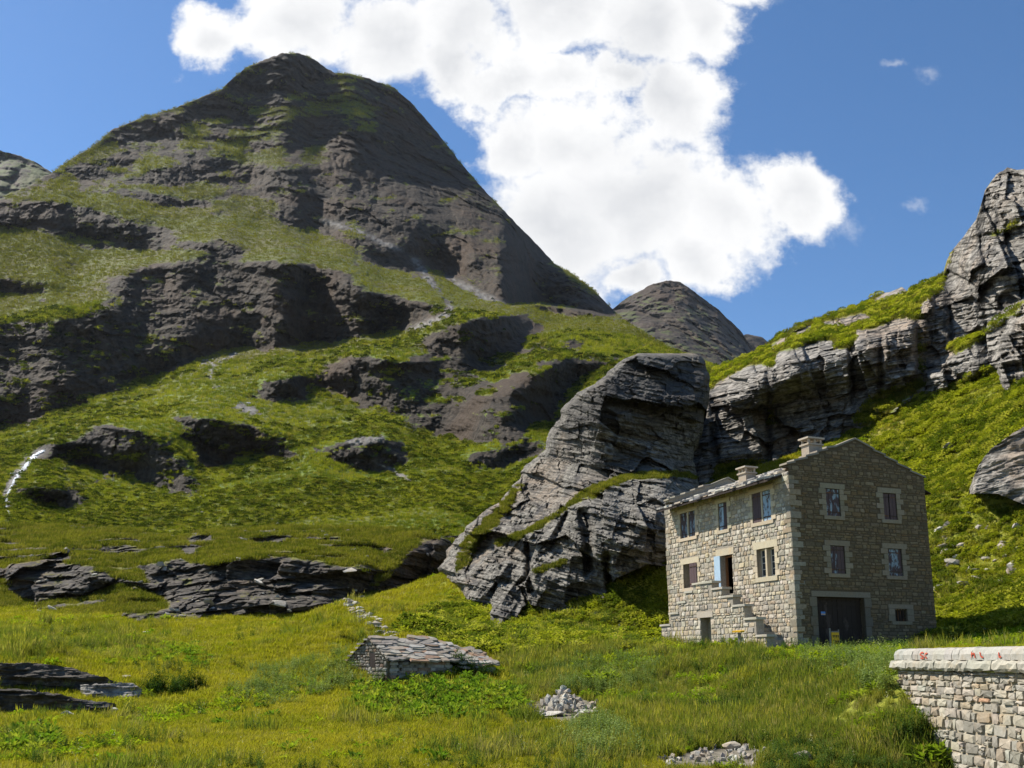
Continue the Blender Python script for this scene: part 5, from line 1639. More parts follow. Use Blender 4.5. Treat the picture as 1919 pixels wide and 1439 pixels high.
for i in range(130):
    px, py = R.uniform(1215, 1445), R.uniform(1398, 1445)
    if py < 1418 and px < 1300: continue
    q = on_ground(px, py, 14, 40); sc_ = R.uniform(.05, .17)
    obj('stone', R.choice(SMALLR), rub2, Vector((q.x, q.y, q.z + sc_ * .15)) - rub2i, (R.uniform(0, 6), R.uniform(0, 6), R.uniform(0, 6)), (sc_, sc_ * R.uniform(.6, 1), sc_ * R.uniform(.5, .9)))
singles = [((1373, 1405), .30, 'angular white block standing in the spill of stones', 1), ((1155, 1190), .40, 'pale squared boulder in the bright weeds below the crag', 2), ((1165, 1345), .22, 'small grey rock right of the rubble heap', 0),
           ((1236, 1400), .12, 'single round pale stone in the tall meadow grass', 3), ((1510, 1432), .35, 'white rock tip at the lower edge near the roadside wall', 4), ((1780, 845), .8, 'white rock alone on the bright slope above the house', 5),
           ((1785, 1055), .85, 'pale flat boulder on the slope right of the gable', 6), ((1832, 1085), .6, 'pale leaning rock below the flat boulder on the slope', 7), ((1805, 1028), .5, 'grey rock at the upper end of the slope rubble', 1),
           ((1600, 1140), 0, '', 0), ((1058, 1160), .55, 'long tilted slab under dark weeds below the crag', 3), ((895, 1150), .5, 'reddish stone block at the foot of the crag', 4),
           ((228, 1272), .45, 'white slab tilted on the low ledges at the far meadow edge', 5), ((128, 1345), .3, 'white stone at the foot of the low ledges', 6), ((210, 1338), .35, 'pale stone beside weeds under the low ledges', 7)]
for (pp, sz, lab, k) in singles:
    if not sz: continue
    q = on_ground(*pp)
    fl = any(w in lab for w in ('flat', 'slab'))
    o = obj('boulder', (FLATR if fl else ROCKS)[k % (5 if fl else 8)], None, (q.x, q.y, q.z + sz * (.12 if fl else .28)), (R.uniform(-.25, .25), R.uniform(-.25, .25), R.uniform(0, 6.28)), (sz, sz * R.uniform(.6, .85), sz * R.uniform(.6, .9)))
    tag(o, lab, 'boulder')
for (x0, x1, y0, y1, n, nm, s0_, s1_) in [(1760, 1915, 985, 1110, 30, 'weathered stone strewn over the slope right of the house', .2, .65), (1770, 1919, 760, 1000, 14, 'stray pale stone high on the slope under the right cliff', .12, .35),
                                     (180, 330, 1175, 1205, 26, 'broken white stone in the patch under the dark knoll', .1, .35), (1120, 1240, 1120, 1200, 10, 'pale stone among bright weeds at the foot of the crag', .08, .25)]:
    for i in range(n):
        q = on_ground(R.uniform(x0, x1), R.uniform(y0, y1)); sc_ = R.uniform(s0_, s1_)
        o = obj('loose_rock', R.choice(SMALLR + FLATR), None, (q.x, q.y, q.z + sc_ * .15), (R.uniform(-.3, .3), R.uniform(-.3, .3), R.uniform(0, 6.28)), (sc_, sc_ * R.uniform(.6, .9), sc_))
        tag(o, nm, 'rock', nm.replace('stone', 'stones'))

# ---------------------------------------------------------------- low ledges at the left and the outcrop at the right edge
def outcrop(name, top, bot, Yn, thick, mat, seed, label, dip=0.1, n=(110, 60), grass=0.2, amp=.5):
    """a layered rock face standing on the ground, closed over its top and sides behind"""
    x0, x1 = top[0][0], top[-1][0]
    us = np.linspace(x0, x1, n[0])
    vt = pl(top, us) + fbm(us / 9, 0, 0, 4, .6, seed) * 3; vb = pl(bot, us)
    t = np.linspace(0, 1, n[1])
    U = np.repeat(us[None], n[1], 0); V = vb[None] + (vt - vb)[None] * t[:, None]
    Y0 = np.interp(us, [x0, x1], Yn)[None] + (thick * .16) * t[:, None] ** 1.5
    a, e = ray(U, V)
    st = strata_relief(a * Y0, Y0, e * Y0, seed, dip, .05, .5)
    rim = np.maximum(1 - (U - x0) / 12, 1 - (x1 - U) / 12).clip(0, 1)
    Y = Y0 + st * amp + rim ** 2 * thick * .4 + fbm(a * Y0 / 1.2, e * Y0 / .5, Y0, 4, .55, seed + 2) * amp
    X, Z = a * Y, e * Y
    bk = 6
    Xb = np.vstack([X] + [X[-1:] * (1 + .01 * k) for k in range(1, bk)]); Yb = np.vstack([Y] + [Y[-1:] + thick * k / 5 for k in range(1, bk)]); Zb = np.vstack([Z] + [Z[-1:] - .05 * k * k for k in range(1, bk)])
    g = np.vstack([(fbm(U / 8, V / 4, 0, 4, .6, seed + 4) * .5 + grass - .45)] + [np.full((1, n[0]), .9)] * (bk - 1))
    o = grid_mesh(name, Xb, Yb, Zb, {'grass': g, 'scree': g * 0, 'tone': g * 0}, mat, smooth=False)
    tag(o, label, 'rock outcrop')
    return o


outcrop('rock_ledge', [(-120, 1245), (0, 1243), (60, 1242), (120, 1248), (170, 1262), (200, 1270), (235, 1282)], [(-120, 1300), (235, 1292)], (35.6, 36.8), 2.5, M_knoll, 501, 'upper of two grey layered ledges at the far left meadow edge', .02)
outcrop('rock_ledge', [(-120, 1290), (0, 1290), (50, 1292), (110, 1300), (150, 1310), (215, 1318)], [(-120, 1350), (215, 1340)], (31.4, 32.8), 2.2, M_knoll, 511, 'lower grey layered ledge below the upper one at the far left', .02)
outcrop('rock_ledge', [(150, 1285), (200, 1280), (250, 1280), (268, 1292)], [(150, 1310), (268, 1308)], (35.8, 36.3), 1.5, M_cliff, 521, 'short pale stony ledge beside the dark weeds at the left', .02, (60, 30))
outcrop('rock_outcrop', [(1818, 915), (1835, 870), (1860, 838), (1890, 818), (1919, 800), (1990, 775), (2060, 790)], [(1818, 925), (1870, 925), (1919, 945), (1990, 960), (2060, 940)], (58, 52), 4.0, M_cliff, 531, 'pale layered outcrop cut by the right picture edge on the grassy slope', -.2, (140, 90), .15, .35)
outcrop('rock_outcrop', [(1165, 1125), (1180, 1112), (1205, 1108), (1225, 1116)], [(1165, 1140), (1225, 1140)], (58.5, 57.5), 1.5, M_cliff, 541, 'small layered rock in the bright grass left of the house', .2, (50, 30))

# ---------------------------------------------------------------- vegetation
TEMPL = bpy.data.collections.new('plant_templates')       # not linked to the scene: only seeds for the scattered ground cover


def leaf_mat(name, ca, cb, cc, patch=0.12, trans=0.35, dark=0.0):
    m = bpy.data.materials.new(name)
    m.use_nodes = True
    t = NT(m.node_tree)
    m.node_tree.nodes.remove(m.node_tree.nodes['Principled BSDF'])
    out = m.node_tree.nodes['Material Output']
    oi = t.n('ShaderNodeObjectInfo')
    pn = t.noise(oi.outputs['Location'], patch, 3, 0.6)
    c = t.mix(t.ss(t.m('ADD', pn, t.m('MULTIPLY', t.m('SUBTRACT', oi.outputs['Random'], .5), .35)), 0.36, 0.64), ca, cb)
    c = t.mix(t.ss(oi.outputs['Random'], 0.6, 1.0, 0.0, 0.8), c, cc)
    at_ = t.n('ShaderNodeAttribute', attribute_name='Col').outputs['Color']
    c = t.mix(1.0, c, at_, 'MULTIPLY')
    d = t.n('ShaderNodeBsdfDiffuse', ins={'Color': c})
    tr = t.n('ShaderNodeBsdfTranslucent', ins={'Color': t.mix(1.0, c, (1.15, 1.2, 0.6), 'MULTIPLY')})
    mx = t.n('ShaderNodeMixShader', ins={0: trans, 1: d.outputs[0], 2: tr.outputs[0]})
    t.link(mx.outputs[0], out.inputs['Surface'])
    return m


def blades(rnd, n, rad, h, wd, lean=.5, seedhead=0.0):
    mb = MB()
    for i in range(n):
        a, r = rnd.uniform(0, 6.283), rad * math.sqrt(rnd.random())
        x, y = r * math.cos(a), r * math.sin(a)
        b = rnd.uniform(0, 6.283); hh = h * rnd.uniform(.5, 1.1)
        dx, dy = math.cos(b), math.sin(b); px, py = -dy * wd, dx * wd
        l = rnd.uniform(.1, lean) * hh
        k = rnd.uniform(.75, 1.2); col = (k, k, k)
        mb.add([(x - px, y - py, -.04), (x + px, y + py, -.04), (x + dx * l * .35 + px * .8, y + dy * l * .35 + py * .8, hh * .55), (x + dx * l * .35 - px * .8, y + dy * l * .35 - py * .8, hh * .55), (x + dx * l, y + dy * l, hh)],
               [(0, 1, 2, 3), (3, 2, 4)], col)
        if rnd.random() < seedhead:
            mb.add([(x + dx * l - .012, y + dy * l, hh * .9), (x + dx * l + .012, y + dy * l, hh * .9), (x + dx * l * 1.1, y + dy * l * 1.1, hh * 1.25)], [(0, 1, 2)], (1.3, 1.2, 1.0))
    return mb


def leaves(rnd, n, rad, h, ll, lw, dome=True, up=.4):
    """low leafy dome: folded leaves set all over it"""
    mb = MB()
    for i in range(n):
        a = rnd.uniform(0, 6.283); rr = math.sqrt(rnd.random())
        z = h * (math.sqrt(max(0, 1 - rr * rr)) if dome else 1) * rnd.uniform(.45, 1.05)
        x, y = rr * rad * math.cos(a), rr * rad * math.sin(a)
        b = a + rnd.uniform(-1.2, 1.2); t = rnd.uniform(-.2, up + .4)
        d = Vector((math.cos(b) * math.cos(t), math.sin(b) * math.cos(t), math.sin(t)))
        s = d.cross(Vector((0, 0, 1))).normalized(); nrm = s.cross(d)
        L, Wd = ll * rnd.uniform(.6, 1.2), lw * rnd.uniform(.7, 1.2)
        p = Vector((x, y, z)); k = rnd.uniform(.7, 1.25)
        mb.add([p, p + d * L * .5 + s * Wd + nrm * Wd * .4, p + d * L, p + d * L * .5 - s * Wd + nrm * Wd * .4], [(0, 1, 2), (0, 2, 3)], (k, k, k))
    return mb


def stalks(rnd, n, rad, h, leafl, nl=9, col=(1, 1, 1), tip=None):
    """upright leafy stems, nettle or thistle like"""
    mb = MB()
    for i in range(n):
        a, r = rnd.uniform(0, 6.283), rad * math.sqrt(rnd.random())
        x, y = r * math.cos(a), r * math.sin(a); hh = h * rnd.uniform(.6, 1.1)
        lx, ly = rnd.uniform(-.15, .15) * hh, rnd.uniform(-.15, .15) * hh
        mb.add([(x - .008, y, -.03), (x + .008, y, -.03), (x + lx, y + ly, hh)], [(0, 1, 2)], tuple(c * .8 for c in col))
        for k in range(nl):
            f = (k + 1) / nl; b = rnd.uniform(0, 6.283)
            p = Vector((x + lx * f, y + ly * f, hh * f)); L = leafl * (1.25 - .7 * f) * rnd.uniform(.7, 1.2)
            d = Vector((math.cos(b), math.sin(b), rnd.uniform(.0, .7))).normalized(); s = d.cross(Vector((0, 0, 1))).normalized()
            kk = rnd.uniform(.75, 1.2)
            mb.add([p, p + d * L * .5 + s * L * .22, p + d * L, p + d * L * .5 - s * L * .22], [(0, 1, 2, 3)], tuple(c * kk for c in col))
        if tip:
            for q in range(10):
                z0 = hh * (.8 + .25 * q / 10); b = rnd.uniform(0, 6.283)
                mb.add([(x + lx, y + ly, z0), (x + lx + .03 * math.cos(b), y + ly + .03 * math.sin(b), z0 + .02), (x + lx, y + ly, z0 + .06)], [(0, 1, 2)], tip)
    return mb


def template(mb, name, mat):
    o = bpy.data.objects.new(name, mb.mesh(name, mat))
    return o


def scatter(name, pts, scl, temps, label, seed=0, tilt=.15):
    """ground cover nobody could count: one cloud of points carrying plant copies"""
    col = bpy.data.collections.new(name + '_templates')
    for o in temps: col.objects.link(o)
    n = len(pts)
    rs = np.random.RandomState(seed)
    me = bpy.data.meshes.new(name)
    me.vertices.add(n); me.vertices.foreach_set('co', np.asarray(pts, np.float32).ravel())
    rot = np.stack([rs.uniform(-tilt, tilt, n), rs.uniform(-tilt, tilt, n), rs.uniform(0, 6.283, n)], -1).astype(np.float32)
    a = me.attributes.new('rot', 'FLOAT_VECTOR', 'POINT'); a.data.foreach_set('vector', rot.ravel())
    set_attr(me, 'scl', scl)
    a = me.attributes.new('idx', 'INT', 'POINT'); a.data.foreach_set('value', rs.randint(0, len(temps), n).astype(np.int32))
    o = bpy.data.objects.new(name, me); COL.objects.link(o)
    ng = bpy.data.node_groups.new(name, 'GeometryNodeTree')
    ng.interface.new_socket('Geometry', in_out='INPUT', socket_type='NodeSocketGeometry'); ng.interface.new_socket('Geometry', in_out='OUTPUT', socket_type='NodeSocketGeometry')
    N = ng.nodes.new
    gi, go = N('NodeGroupInput'), N('NodeGroupOutput')
    iop, ci = N('GeometryNodeInstanceOnPoints'), N('GeometryNodeCollectionInfo')
    ci.inputs['Collection'].default_value = col; ci.inputs['Separate Children'].default_value = True; ci.inputs['Reset Children'].default_value = True
    iop.inputs['Pick Instance'].default_value = True
    def na(nm, ty):
        q = N('GeometryNodeInputNamedAttribute'); q.data_type = ty; q.inputs['Name'].default_value = nm
        return [s_ for s_ in q.outputs if s_.enabled and s_.name == 'Attribute'][0]
    e2r = N('FunctionNodeEulerToRotation')
    L = ng.links.new
    L(na('rot', 'FLOAT_VECTOR'), e2r.inputs[0]); L(e2r.outputs[0], iop.inputs['Rotation'])
    L(na('scl', 'FLOAT'), iop.inputs['Scale']); L(na('idx', 'INT'), iop.inputs['Instance Index'])
    L(gi.outputs[0], iop.inputs['Points']); L(ci.outputs[0], iop.inputs['Instance']); L(iop.outputs[0], go.inputs[0])
    md = o.modifiers.new('scatter', 'NODES'); md.node_group = ng
    tag(o, label, 'vegetation', kind='stuff')
    return o


RV = random.Random(71)
RN = np.random.RandomState(72)
MG_meadow = leaf_mat('meadow_grass_blade', (0.25, 0.255, 0.016), (0.38, 0.335, 0.028), (0.36, 0.31, 0.09), .16, .45)
MG_bank = leaf_mat('bank_grass_blade', (0.15, 0.19, 0.032), (0.28, 0.275, 0.04), (0.32, 0.28, 0.11), .3, .45)
MG_herb = leaf_mat('bright_herb_leaf', (0.19, 0.28, 0.014), (0.29, 0.35, 0.018), (0.34, 0.36, 0.04), .2, .45)
MG_shrub = leaf_mat('slope_shrub_leaf', (0.10, 0.135, 0.016), (0.31, 0.325, 0.026), (0.40, 0.38, 0.08), .28, .45)
MG_dock = leaf_mat('dock_leaf', (0.12, 0.20, 0.02), (0.22, 0.29, 0.025), (0.32, 0.34, 0.05), .3, .4)
MG_dark = leaf_mat('nettle_leaf', (0.05, 0.095, 0.018), (0.085, 0.135, 0.026), (0.12, 0.17, 0.035), .3, .35)
MG_grey = leaf_mat('greygreen_herb_leaf', (0.14, 0.20, 0.06), (0.20, 0.26, 0.07), (0.25, 0.29, 0.09), .3)
MG_stalk = leaf_mat('dried_dock_stalk', (0.10, 0.045, 0.02), (0.15, 0.075, 0.03), (0.2, 0.12, 0.05), .3, .1)
MG_bloom = leaf_mat('pale_umbel_bloom', (0.5, 0.5, 0.32), (0.55, 0.52, 0.3), (0.55, 0.45, 0.1), .3, .2)

T_short = [template(blades(RV, 34, .22, .15, .008, .9), 'short_grass', MG_meadow) for _ in range(4)]
T_tall = [template(blades(RV, 34, .2, .40, .009, .6, .15), 'tall_grass', MG_bank) for _ in range(4)]
T_herb = [template(leaves(RV, 60, .22, .20, .13, .035), 'herb', MG_herb) for _ in range(3)]
T_shrub = [template(leaves(RV, 130, .45, .42, .17, .05), 'shrublet', MG_shrub) for _ in range(4)]
T_dock = [template(leaves(RV, 26, .3, .32, .34, .085, False, .7), 'dock', MG_dock) for _ in range(3)]
T_dstalk = [template(stalks(RV, 2, .08, .75, .05, 26, (1, 1, 1)), 'dock_stalk', MG_stalk) for _ in range(3)]
T_nettle = [template(stalks(RV, 14, .3, .85, .16, 11), 'nettle', MG_dark) for _ in range(3)]
T_grey = [template(stalks(RV, 14, .28, .55, .12, 10), 'thistle', MG_grey) for _ in range(3)]
T_bloom = [template(leaves(RV, 9, .05, .45, .03, .016, False, .2), 'umbel', MG_bloom) for _ in range(2)]


def zones(*polys, soft=6):
    c = canvas()
    for p in polys: fill(c, p)
    return blur(c, soft)


Z_bank = zones([(960, 1235), (1200, 1215), (1500, 1222), (1700, 1205), (1830, 1460), (1480, 1460), (1180, 1400), (1010, 1330)], [(0, 1180), (320, 1210), (200, 1235), (0, 1230)], soft=14)
Z_slope = zones([(760, 1180), (880, 1120), (1000, 1130), (1120, 1120), (1255, 980), (1255, 1215), (1100, 1215), (950, 1225)], [(1700, 1210), (1500, 820), (1700, 740), (1860, 690), (2100, 640), (2100, 1210)], soft=10)
Z_dock = zones([(670, 1290), (780, 1282), (985, 1280), (985, 1335), (900, 1350), (700, 1345), (650, 1320)], [(200, 1215), (330, 1212), (410, 1232), (360, 1246), (250, 1238)], [(0, 1385), (90, 1370), (120, 1400), (0, 1415)], soft=7)
Z_grey = zones([(480, 1262), (690, 1222), (700, 1290), (560, 1310), (430, 1318)], [(1000, 1260), (1120, 1235), (1260, 1240), (1240, 1300), (1060, 1310)], [(1060, 1370), (1170, 1350), (1190, 1420), (1070, 1420)], [(1500, 1225), (1690, 1240), (1700, 1300), (1520, 1290)], soft=8)
Z_dark = zones([(262, 1285), (330, 1265), (390, 1272), (380, 1310), (300, 1325)], [(842, 1240), (880, 1245), (945, 1262), (945, 1280), (840, 1282)], [(1190, 1310), (1235, 1312), (1235, 1352), (1195, 1352)], [(1020, 1178), (1075, 1165), (1080, 1180), (1030, 1195)], [(1120, 1158), (1160, 1155), (1160, 1175), (1125, 1178)],
               [(1600, 1400), (1690, 1330), (1775, 1400), (1800, 1450), (1580, 1450)], [(700, 1275), (840, 1275), (830, 1288), (700, 1290)], soft=5)
Z_herb = zones([(1080, 1190), (1250, 1150), (1250, 1215), (1150, 1222)], [(640, 1290), (420, 1330), (250, 1365), (260, 1350), (430, 1312)], [(1690, 1290), (1740, 1300), (1780, 1400), (1720, 1360)], [(0, 1420), (250, 1390), (260, 1405), (40, 1439)], [(1790, 1190), (1919, 1180), (1919, 1215), (1780, 1212)], soft=7)
Z_bare = zones([(988, 1330), (1010, 1308), (1075, 1303), (1132, 1325), (1122, 1352), (1060, 1360), (1000, 1347)], [(1225, 1425), (1300, 1408), (1400, 1395), (1440, 1410), (1425, 1445), (1240, 1445)], [(-200, 1248), (100, 1250), (200, 1275), (120, 1285), (-200, 1285)], [(-200, 1300), (100, 1305), (160, 1325), (-200, 1335)], soft=2)

A_inv = house.matrix_basis.inverted()


def veg_points(n, y0, y1, seed, lo=-.62, hi=.70):
    rs = np.random.RandomState(seed)
    y = np.exp(rs.uniform(math.log(y0), math.log(y1), n)); x = rs.uniform(lo, hi, n) * y
    c, s = math.cos(A_H), math.sin(A_H)
    lx = (x - H0.x) * c + (y - H0.y) * s; ly = -(x - H0.x) * s + (y - H0.y) * c
    bad = ((lx > -1.0 * 0 - .1) & (lx < HW + .1) & (ly > -.12) & (ly < HL + .1)) | ((lx > BX - .12) & (lx < 0) & (ly > .2) & (ly < 10.6))
    ch, sh = math.cos(hang), math.sin(hang)
    ax, ay = (x - hL.x) * ch + (y - hL.y) * sh, -(x - hL.x) * sh + (y - hL.y) * ch
    bad |= (ax > -.1) & (ax < HLn + .1) & (ay > -.05) & (ay < HD + .1)
    bad |= (x > 9.55) & (y < 25.4)
    x, y = x[~bad], y[~bad]
    z = ground_z(x, y)
    px, py = to_px(x, y, z)
    nb = sample(Z_bare, px, py) < .5
    return np.stack([x, y, z], -1)[nb], px[nb], py[nb], y[nb]


def pick(w, seed):
    return np.random.RandomState(seed).rand(len(w)) < w


def dist_scale(y):
    return np.sqrt(np.clip(y, 12, 100) / 28)


P, px, py, yy = veg_points(150000, 13, 105, 1)
zs, zb_, zd = sample(Z_slope, px, py), sample(Z_bank, px, py), sample(Z_dark, px, py) + sample(Z_dock, px, py) * .7
k = pick((1 - zb_) * (1 - zs * .75) * (1 - .8 * np.clip(zd, 0, 1)), 2)
scatter('meadow_grass', P[k], dist_scale(yy[k]) * RN.uniform(.7, 1.35, k.sum()), T_short, 'short yellow green meadow grass covering the valley floor', 3)
P, px, py, yy = veg_points(110000, 13, 70, 11)
tuft = sstep(-.15, .45, fbm(P[:, 0] / 2.2, P[:, 1] / 2.2, 0, 3, .55, 700))
trod = sample(zones([(1430, 1208), (1720, 1200), (1700, 1240), (1600, 1262), (1430, 1250)], soft=8), px, py)
k = pick(np.clip(sample(Z_bank, px, py) * (.45 + .55 * tuft) + .05 * tuft, 0, 1) * (1 - .7 * sample(Z_dark, px, py)) * (1 - .4 * trod), 12)
scatter('bank_grass', P[k], dist_scale(yy[k]) * RN.uniform(.55, 1.2, k.sum()) * (.65 + .6 * tuft[k]) * (1 - .62 * trod[k]), T_tall, 'taller mixed grass and stems on the bank below the house', 13, .3)
P, px, py, yy = veg_points(60000, 13, 105, 21)
pat = fbm(P[:, 0] / 4, P[:, 1] / 4, 2, 4, .6, 701)
k = pick(np.clip(sample(Z_herb, px, py) * .55 + sample(Z_bank, px, py) * .5 * (pat > -.05) + .05 * (pat > .22), 0, 1), 22)
scatter('meadow_herbs', P[k], dist_scale(yy[k]) * RN.uniform(.5, 1.15, k.sum()), T_herb, 'low bright leafy herbs growing between the grass', 23)
P, px, py, yy = veg_points(90000, 44, 110, 31)
pat = fbm(P[:, 0] / 5, P[:, 1] / 5, 2, 4, .6, 702)
k = pick(np.clip(sample(Z_slope, px, py) * (.35 + .75 * sstep(-.3, .4, pat)), 0, 1), 32)
scatter('slope_shrubs', P[k], RN.uniform(.55, 1.25, k.sum()) * (.75 + .6 * sstep(-.2, .5, pat[k])), T_shrub, 'dense low bilberry like scrub on the steep slopes under the cliffs', 33, .3)
P, px, py, yy = veg_points(40000, 18, 60, 41)
zk = sample(Z_dock, px, py)
k = pick(zk * .5 + .0006, 42)
scatter('dock_leaves', P[k], RN.uniform(.3, .72, k.sum()), T_dock, 'broad dock leaves in a belt before the ruined hut', 43)
k = pick(zk * .10 + sample(Z_grey, px, py) * .02, 44)
scatter('dock_stalks', P[k], RN.uniform(.45, .9, k.sum()), T_dstalk, 'brown dried dock stalks standing over the broad leaves', 45)
k = pick(sample(Z_grey, px, py) * .3, 46)
scatter('greygreen_herbs', P[k], RN.uniform(.6, 1.15, k.sum()), T_grey, 'grey green tall herbs beside and before the hut', 47)
k = pick((yy < 60) * .01 * (1 + 2 * sample(Z_bank, px, py)), 48)
scatter('pale_flowers', P[k], RN.uniform(.6, 1.2, k.sum()) * dist_scale(yy[k]), T_bloom, 'tiny pale flower heads dotted over the meadow', 49)

pat = fbm(P[:, 0] / 3, P[:, 1] / 3, 5, 3, .6, 705)
k = pick((sample(Z_bank, px, py) * .4 + .05) * (pat > .12), 50)
scatter('dark_weeds', P[k], RN.uniform(.3, .6, k.sum()) * dist_scale(yy[k]), T_nettle, 'darker leafy weeds dotted through the bank and meadow', 51)

# turf tussocks and scrub on the knoll, the ledges and the lower hillside
def sheet_points(name, n, seed, ymax, gmin=.55, nzmin=.35):
    X, Y, Z, g, nz = SHEETS[name]
    ok = np.nonzero(((g > gmin) & (Y < ymax) & (nz > nzmin)).ravel())[0]
    # area weight of each grid cell
    i = np.random.RandomState(seed).choice(ok, min(n, len(ok)), replace=False)
    return np.stack([X.ravel()[i], Y.ravel()[i], Z.ravel()[i] - .05], -1), Y.ravel()[i]


MG_tuss = leaf_mat('hillside_tussock_blade', (0.125, 0.155, 0.015), (0.30, 0.305, 0.028), (0.29, 0.25, 0.06), .05, .4)
MG_olive = leaf_mat('knoll_tussock_blade', (0.10, 0.115, 0.016), (0.22, 0.215, 0.028), (0.25, 0.21, 0.06), .18, .4)
MG_scrub = leaf_mat('hillside_scrub_leaf', (0.04, 0.058, 0.01), (0.09, 0.11, 0.016), (0.16, 0.15, 0.03), .05, .35)
MG_mtuss = leaf_mat('mountain_tussock_blade', (0.14, 0.145, 0.018), (0.24, 0.235, 0.026), (0.19, 0.16, 0.036), .012, .35)
T_mtuss = [template(blades(RV, 22, .6, .34, .05, .9), 'mountain_tussock', MG_mtuss) for _ in range(3)]
T_tuss = [template(blades(RV, 30, .5, .42, .035, .9), 'tussock', MG_tuss) for _ in range(3)]
T_olive = [template(blades(RV, 34, .4, .3, .02, .9), 'knoll_tussock', MG_olive) for _ in range(3)]
T_scrub = [template(leaves(RV, 50, .6, .4, .4, .13), 'scrub', MG_scrub) for _ in range(3)]
P, yy = sheet_points('knoll', 30000, 5, 135, .8)
scatter('knoll_turf', P, RN.uniform(.7, 1.5, len(P)) * yy / 95, T_olive, 'olive brown turf on the rocky knoll across the meadow', 61)
for nm, n_, lab, sc0 in (('crag', 4500, 'turf tufts on the ledges of the crag', .55), ('cliff', 9000, 'turf and scrub along the cliff tops above the house', 1.0)):
    P, yy = sheet_points(nm, n_, 6, 140, .7)
    scatter(nm + '_turf', P, RN.uniform(.6, 1.4, len(P)) * sc0, T_olive + (T_shrub[:1] if nm == 'cliff' else []), lab, 62)
P, yy = sheet_points('mountain', 70000, 7, 420, .6, .5)
scatter('hillside_turf', P, RN.uniform(.6, 1.3, len(P)) * yy / 170, T_tuss, 'green turf tussocks over the lower hillside', 63)
P, yy = sheet_points('mountain', 110000, 9, 1100, .6, .4)
k = yy > 400
scatter('mountain_turf', P[k], RN.uniform(.6, 1.3, k.sum()) * np.clip(yy[k], 0, 900) / 250, T_mtuss, 'thin dry turf over the upper slopes of the mountain', 65)
P, yy = sheet_points('mountain', 26000, 8, 420, .4, .45)
pat = fbm(P[:, 0] / 30, P[:, 1] / 30, 2, 4, .6, 703)
k = pat > -.08
scatter('hillside_scrub', P[k], RN.uniform(.5, 1.2, k.sum()) * yy[k] / 180, T_scrub, 'dark low scrub patches over the lower hillside', 64)

KX, KY, KZ, KG, KN = SHEETS['knoll']
kk_ = np.random.RandomState(93).choice(np.nonzero((KN > .6).ravel())[0], 220, replace=False)
P = np.stack([KX.ravel()[kk_], KY.ravel()[kk_], KZ.ravel()[kk_]], -1)
scatter('knoll_stones', P, np.random.RandomState(94).uniform(.1, 1.0, len(P)) ** 2.5 * .7 + .10, [bpy.data.objects.new('knoll_stone', m_) for m_ in SMALLR + FLATR], 'loose grey stones strewn over the rocky knoll', 67, .5)
# stones of the scree runs and strewn over the valley side
SX, SY, SZ, SG, SN = SHEETS['mountain']
spx, spy = to_px(SX, SY, SZ)
wgt = sample(SCREEs, spx, spy) * .05 + (SY < 240) * .00009 + sample(zones([(440, 985), (640, 1000), (600, 1010), (420, 1000)], [(330, 890), (420, 905), (400, 960), (370, 950)], [(500, 975), (560, 975), (560, 1000), (500, 1000)], soft=5), spx, spy) * .02
k = (np.random.RandomState(91).rand(*SX.shape) < wgt) & (SY < 620) & (spx > -60)
P = np.stack([SX[k], SY[k], SZ[k]], -1)
scatter('scree_stones', P, np.random.RandomState(92).uniform(.25, 1.0, len(P)) ** 2 * SY[k] / 260, [bpy.data.objects.new('scree_stone', m_) for m_ in SMALLR + FLATR[:2]], 'pale loose stones of the scree runs and valley side', 66, .6)
# mountain stream at the far left
mw, tw, bw = new_mat('white_water')
tcn = tw.noise(tw.n('ShaderNodeNewGeometry').outputs['Position'], 1.6, 5, .7)
tw.link(tw.mix(tw.ss(tcn, .38, .56), (.22, .23, .24), (.72, .74, .76)), bw.inputs['Base Color']); bw.inputs['Roughness'].default_value = .35
sl_ = [(84, 843, 5), (74, 848, 9), (62, 858, 9), (52, 869, 6), (43, 880, 5), (34, 890, 5), (25, 905, 4), (16, 925, 4), (12, 940, 4), (13, 953, 4), (20, 966, 3)]
def depth_at(px_, py_):
    d2 = (spx - px_) ** 2 + (spy - py_) ** 2
    return float(SY.ravel()[np.argmin(d2)])
vs, fs = [], []
pts = []
for (a0, a1) in zip(sl_[:-1], sl_[1:]):
    for j in range(6):
        f_ = j / 6; pts.append(tuple(a0[i] + (a1[i] - a0[i]) * f_ for i in range(3)))
RW = random.Random(3)
for (x_, y_, w_) in pts:
    for k_ in (-1, -.3, .3, 1):
        xx_ = x_ + k_ * w_ * .75 + RW.uniform(-1, 1); yy_ = y_ + RW.uniform(-.8, .8)
        vs.append(tuple(at(xx_, yy_, depth_at(xx_, yy_) - (1.0 if abs(k_) < 1 else .1))))
n4 = len(pts)
mb = MB(); mb.add(vs, [(i * 4 + j, i * 4 + j + 1, i * 4 + j + 5, i * 4 + j + 4) for i in range(n4 - 1) for j in range(3)])
structure(mb.build('stream', mw))

# single plants that stand out: each its own thing
R = random.Random(81)


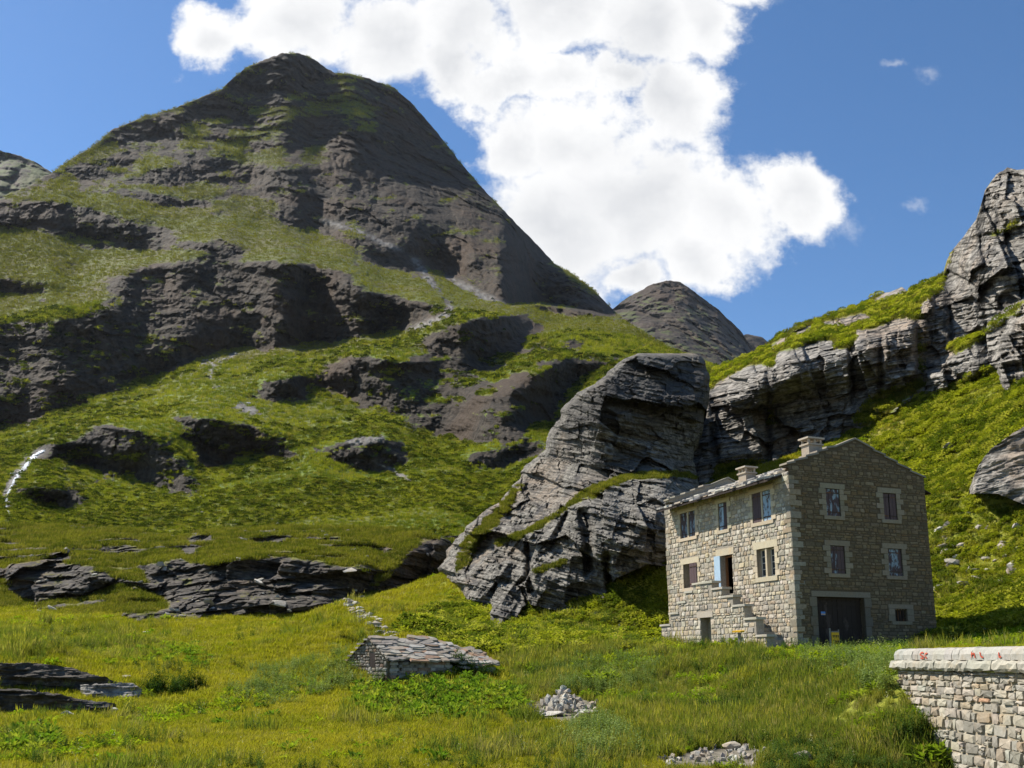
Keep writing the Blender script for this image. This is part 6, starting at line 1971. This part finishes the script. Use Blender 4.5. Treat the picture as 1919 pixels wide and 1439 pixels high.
def bush(px, py, label, temps, rad, n, hmul=1.0, name='weed_clump'):
    q = on_ground(px, py, 14, 70)
    e = empty(name, q)
    tag(e, label, 'plant')
    mb = MB()
    for i in range(n):
        a, r_ = R.uniform(0, 6.283), rad * math.sqrt(R.random())
        x, y = r_ * math.cos(a), r_ * math.sin(a) * .7
        me = R.choice(temps).data
        s_ = R.uniform(.7, 1.2) * hmul * (1.1 - .5 * r_ / rad); c_, n_ = math.cos(a * 3), math.sin(a * 3)
        dz = gz1(q.x + x, q.y + y) - q.z
        vs = [((v.co.x * c_ - v.co.y * n_) * s_ + x, (v.co.x * n_ + v.co.y * c_) * s_ + y, v.co.z * s_ + dz) for v in me.vertices]
        cols = me.attributes['Col'].data
        kk = len(mb.v)
        mb.v.extend(vs); mb.f.extend(tuple(kk + j for j in p_.vertices) for p_ in me.polygons); mb.c.extend(tuple(cols[j].color)[:3] for j in range(len(me.polygons)))
    mb.build('foliage', temps[0].data.materials[0], e)
    return e


bush(862, 1262, 'tall dark nettle bush hiding the near end of the hut wall', T_nettle, .55, 16, 1.25, 'nettle_bush')
bush(905, 1268, 'lower dark nettle growth in front of the fallen roof slab', T_nettle, .7, 12, .9, 'nettle_bush')
bush(712, 1286, 'weed clump at the left corner of the hut', T_nettle, .35, 6, .8)
bush(300, 1298, 'dark leafy weed clump beside the low ledges at the left', T_nettle, 1.1, 26, 1.0)
bush(350, 1290, 'second dark weed clump right of the low ledges', T_nettle, .9, 18, .95)
bush(1212, 1335, 'dark green thistle clump on the bank below the stair', T_nettle, .5, 14, .75)
bush(1050, 1180, 'dark weed strip under the tilted slab below the crag', T_nettle, 1.0, 18, .9)
bush(1140, 1172, 'small dark weed tuft left of the squared boulder', T_nettle, .6, 9, .8)
bush(1130, 1282, 'broad leafed dock plant on the bank right of the hut', T_dock, .6, 16, 1.2, 'dock_plant')
bush(1395, 1215, 'leafy green plant around the yellow plate stake', T_dock, .55, 14, 1.2, 'dock_plant')
bush(990, 1262, 'yellow green leafy plant just right of the hut', T_dock, .6, 14, 1.1, 'dock_plant')
bush(1715, 1400, 'lush dark weeds at the foot of the roadside wall', T_nettle, .55, 18, .9)
bush(1750, 1432, 'broad leafed weed against the roadside wall at the bottom edge', T_dock, .4, 12, 1.0, 'dock_plant')

# ---------------------------------------------------------------- thin mountain air
mb = MB(); mb.box((-2200, -60, -8), (2600, 2900, 860))
mh = bpy.data.materials.new('mountain_air')
mh.use_nodes = True
nh = mh.node_tree
for nd in list(nh.nodes):
    if nd.type != 'OUTPUT_MATERIAL': nh.nodes.remove(nd)
pv = nh.nodes.new('ShaderNodeVolumePrincipled')
pv.inputs['Color'].default_value = (0.80, 0.88, 1.0, 1)
pv.inputs['Density'].default_value = 0.00002
pv.inputs['Anisotropy'].default_value = 0.3
nh.links.new(pv.outputs[0], nh.nodes['Material Output'].inputs['Volume'])
hz = mb.build('haze', mh)
hz['kind'] = 'stuff'
hz['label'] = 'thin bluish mountain air veiling the far slopes'
hz['category'] = 'haze'
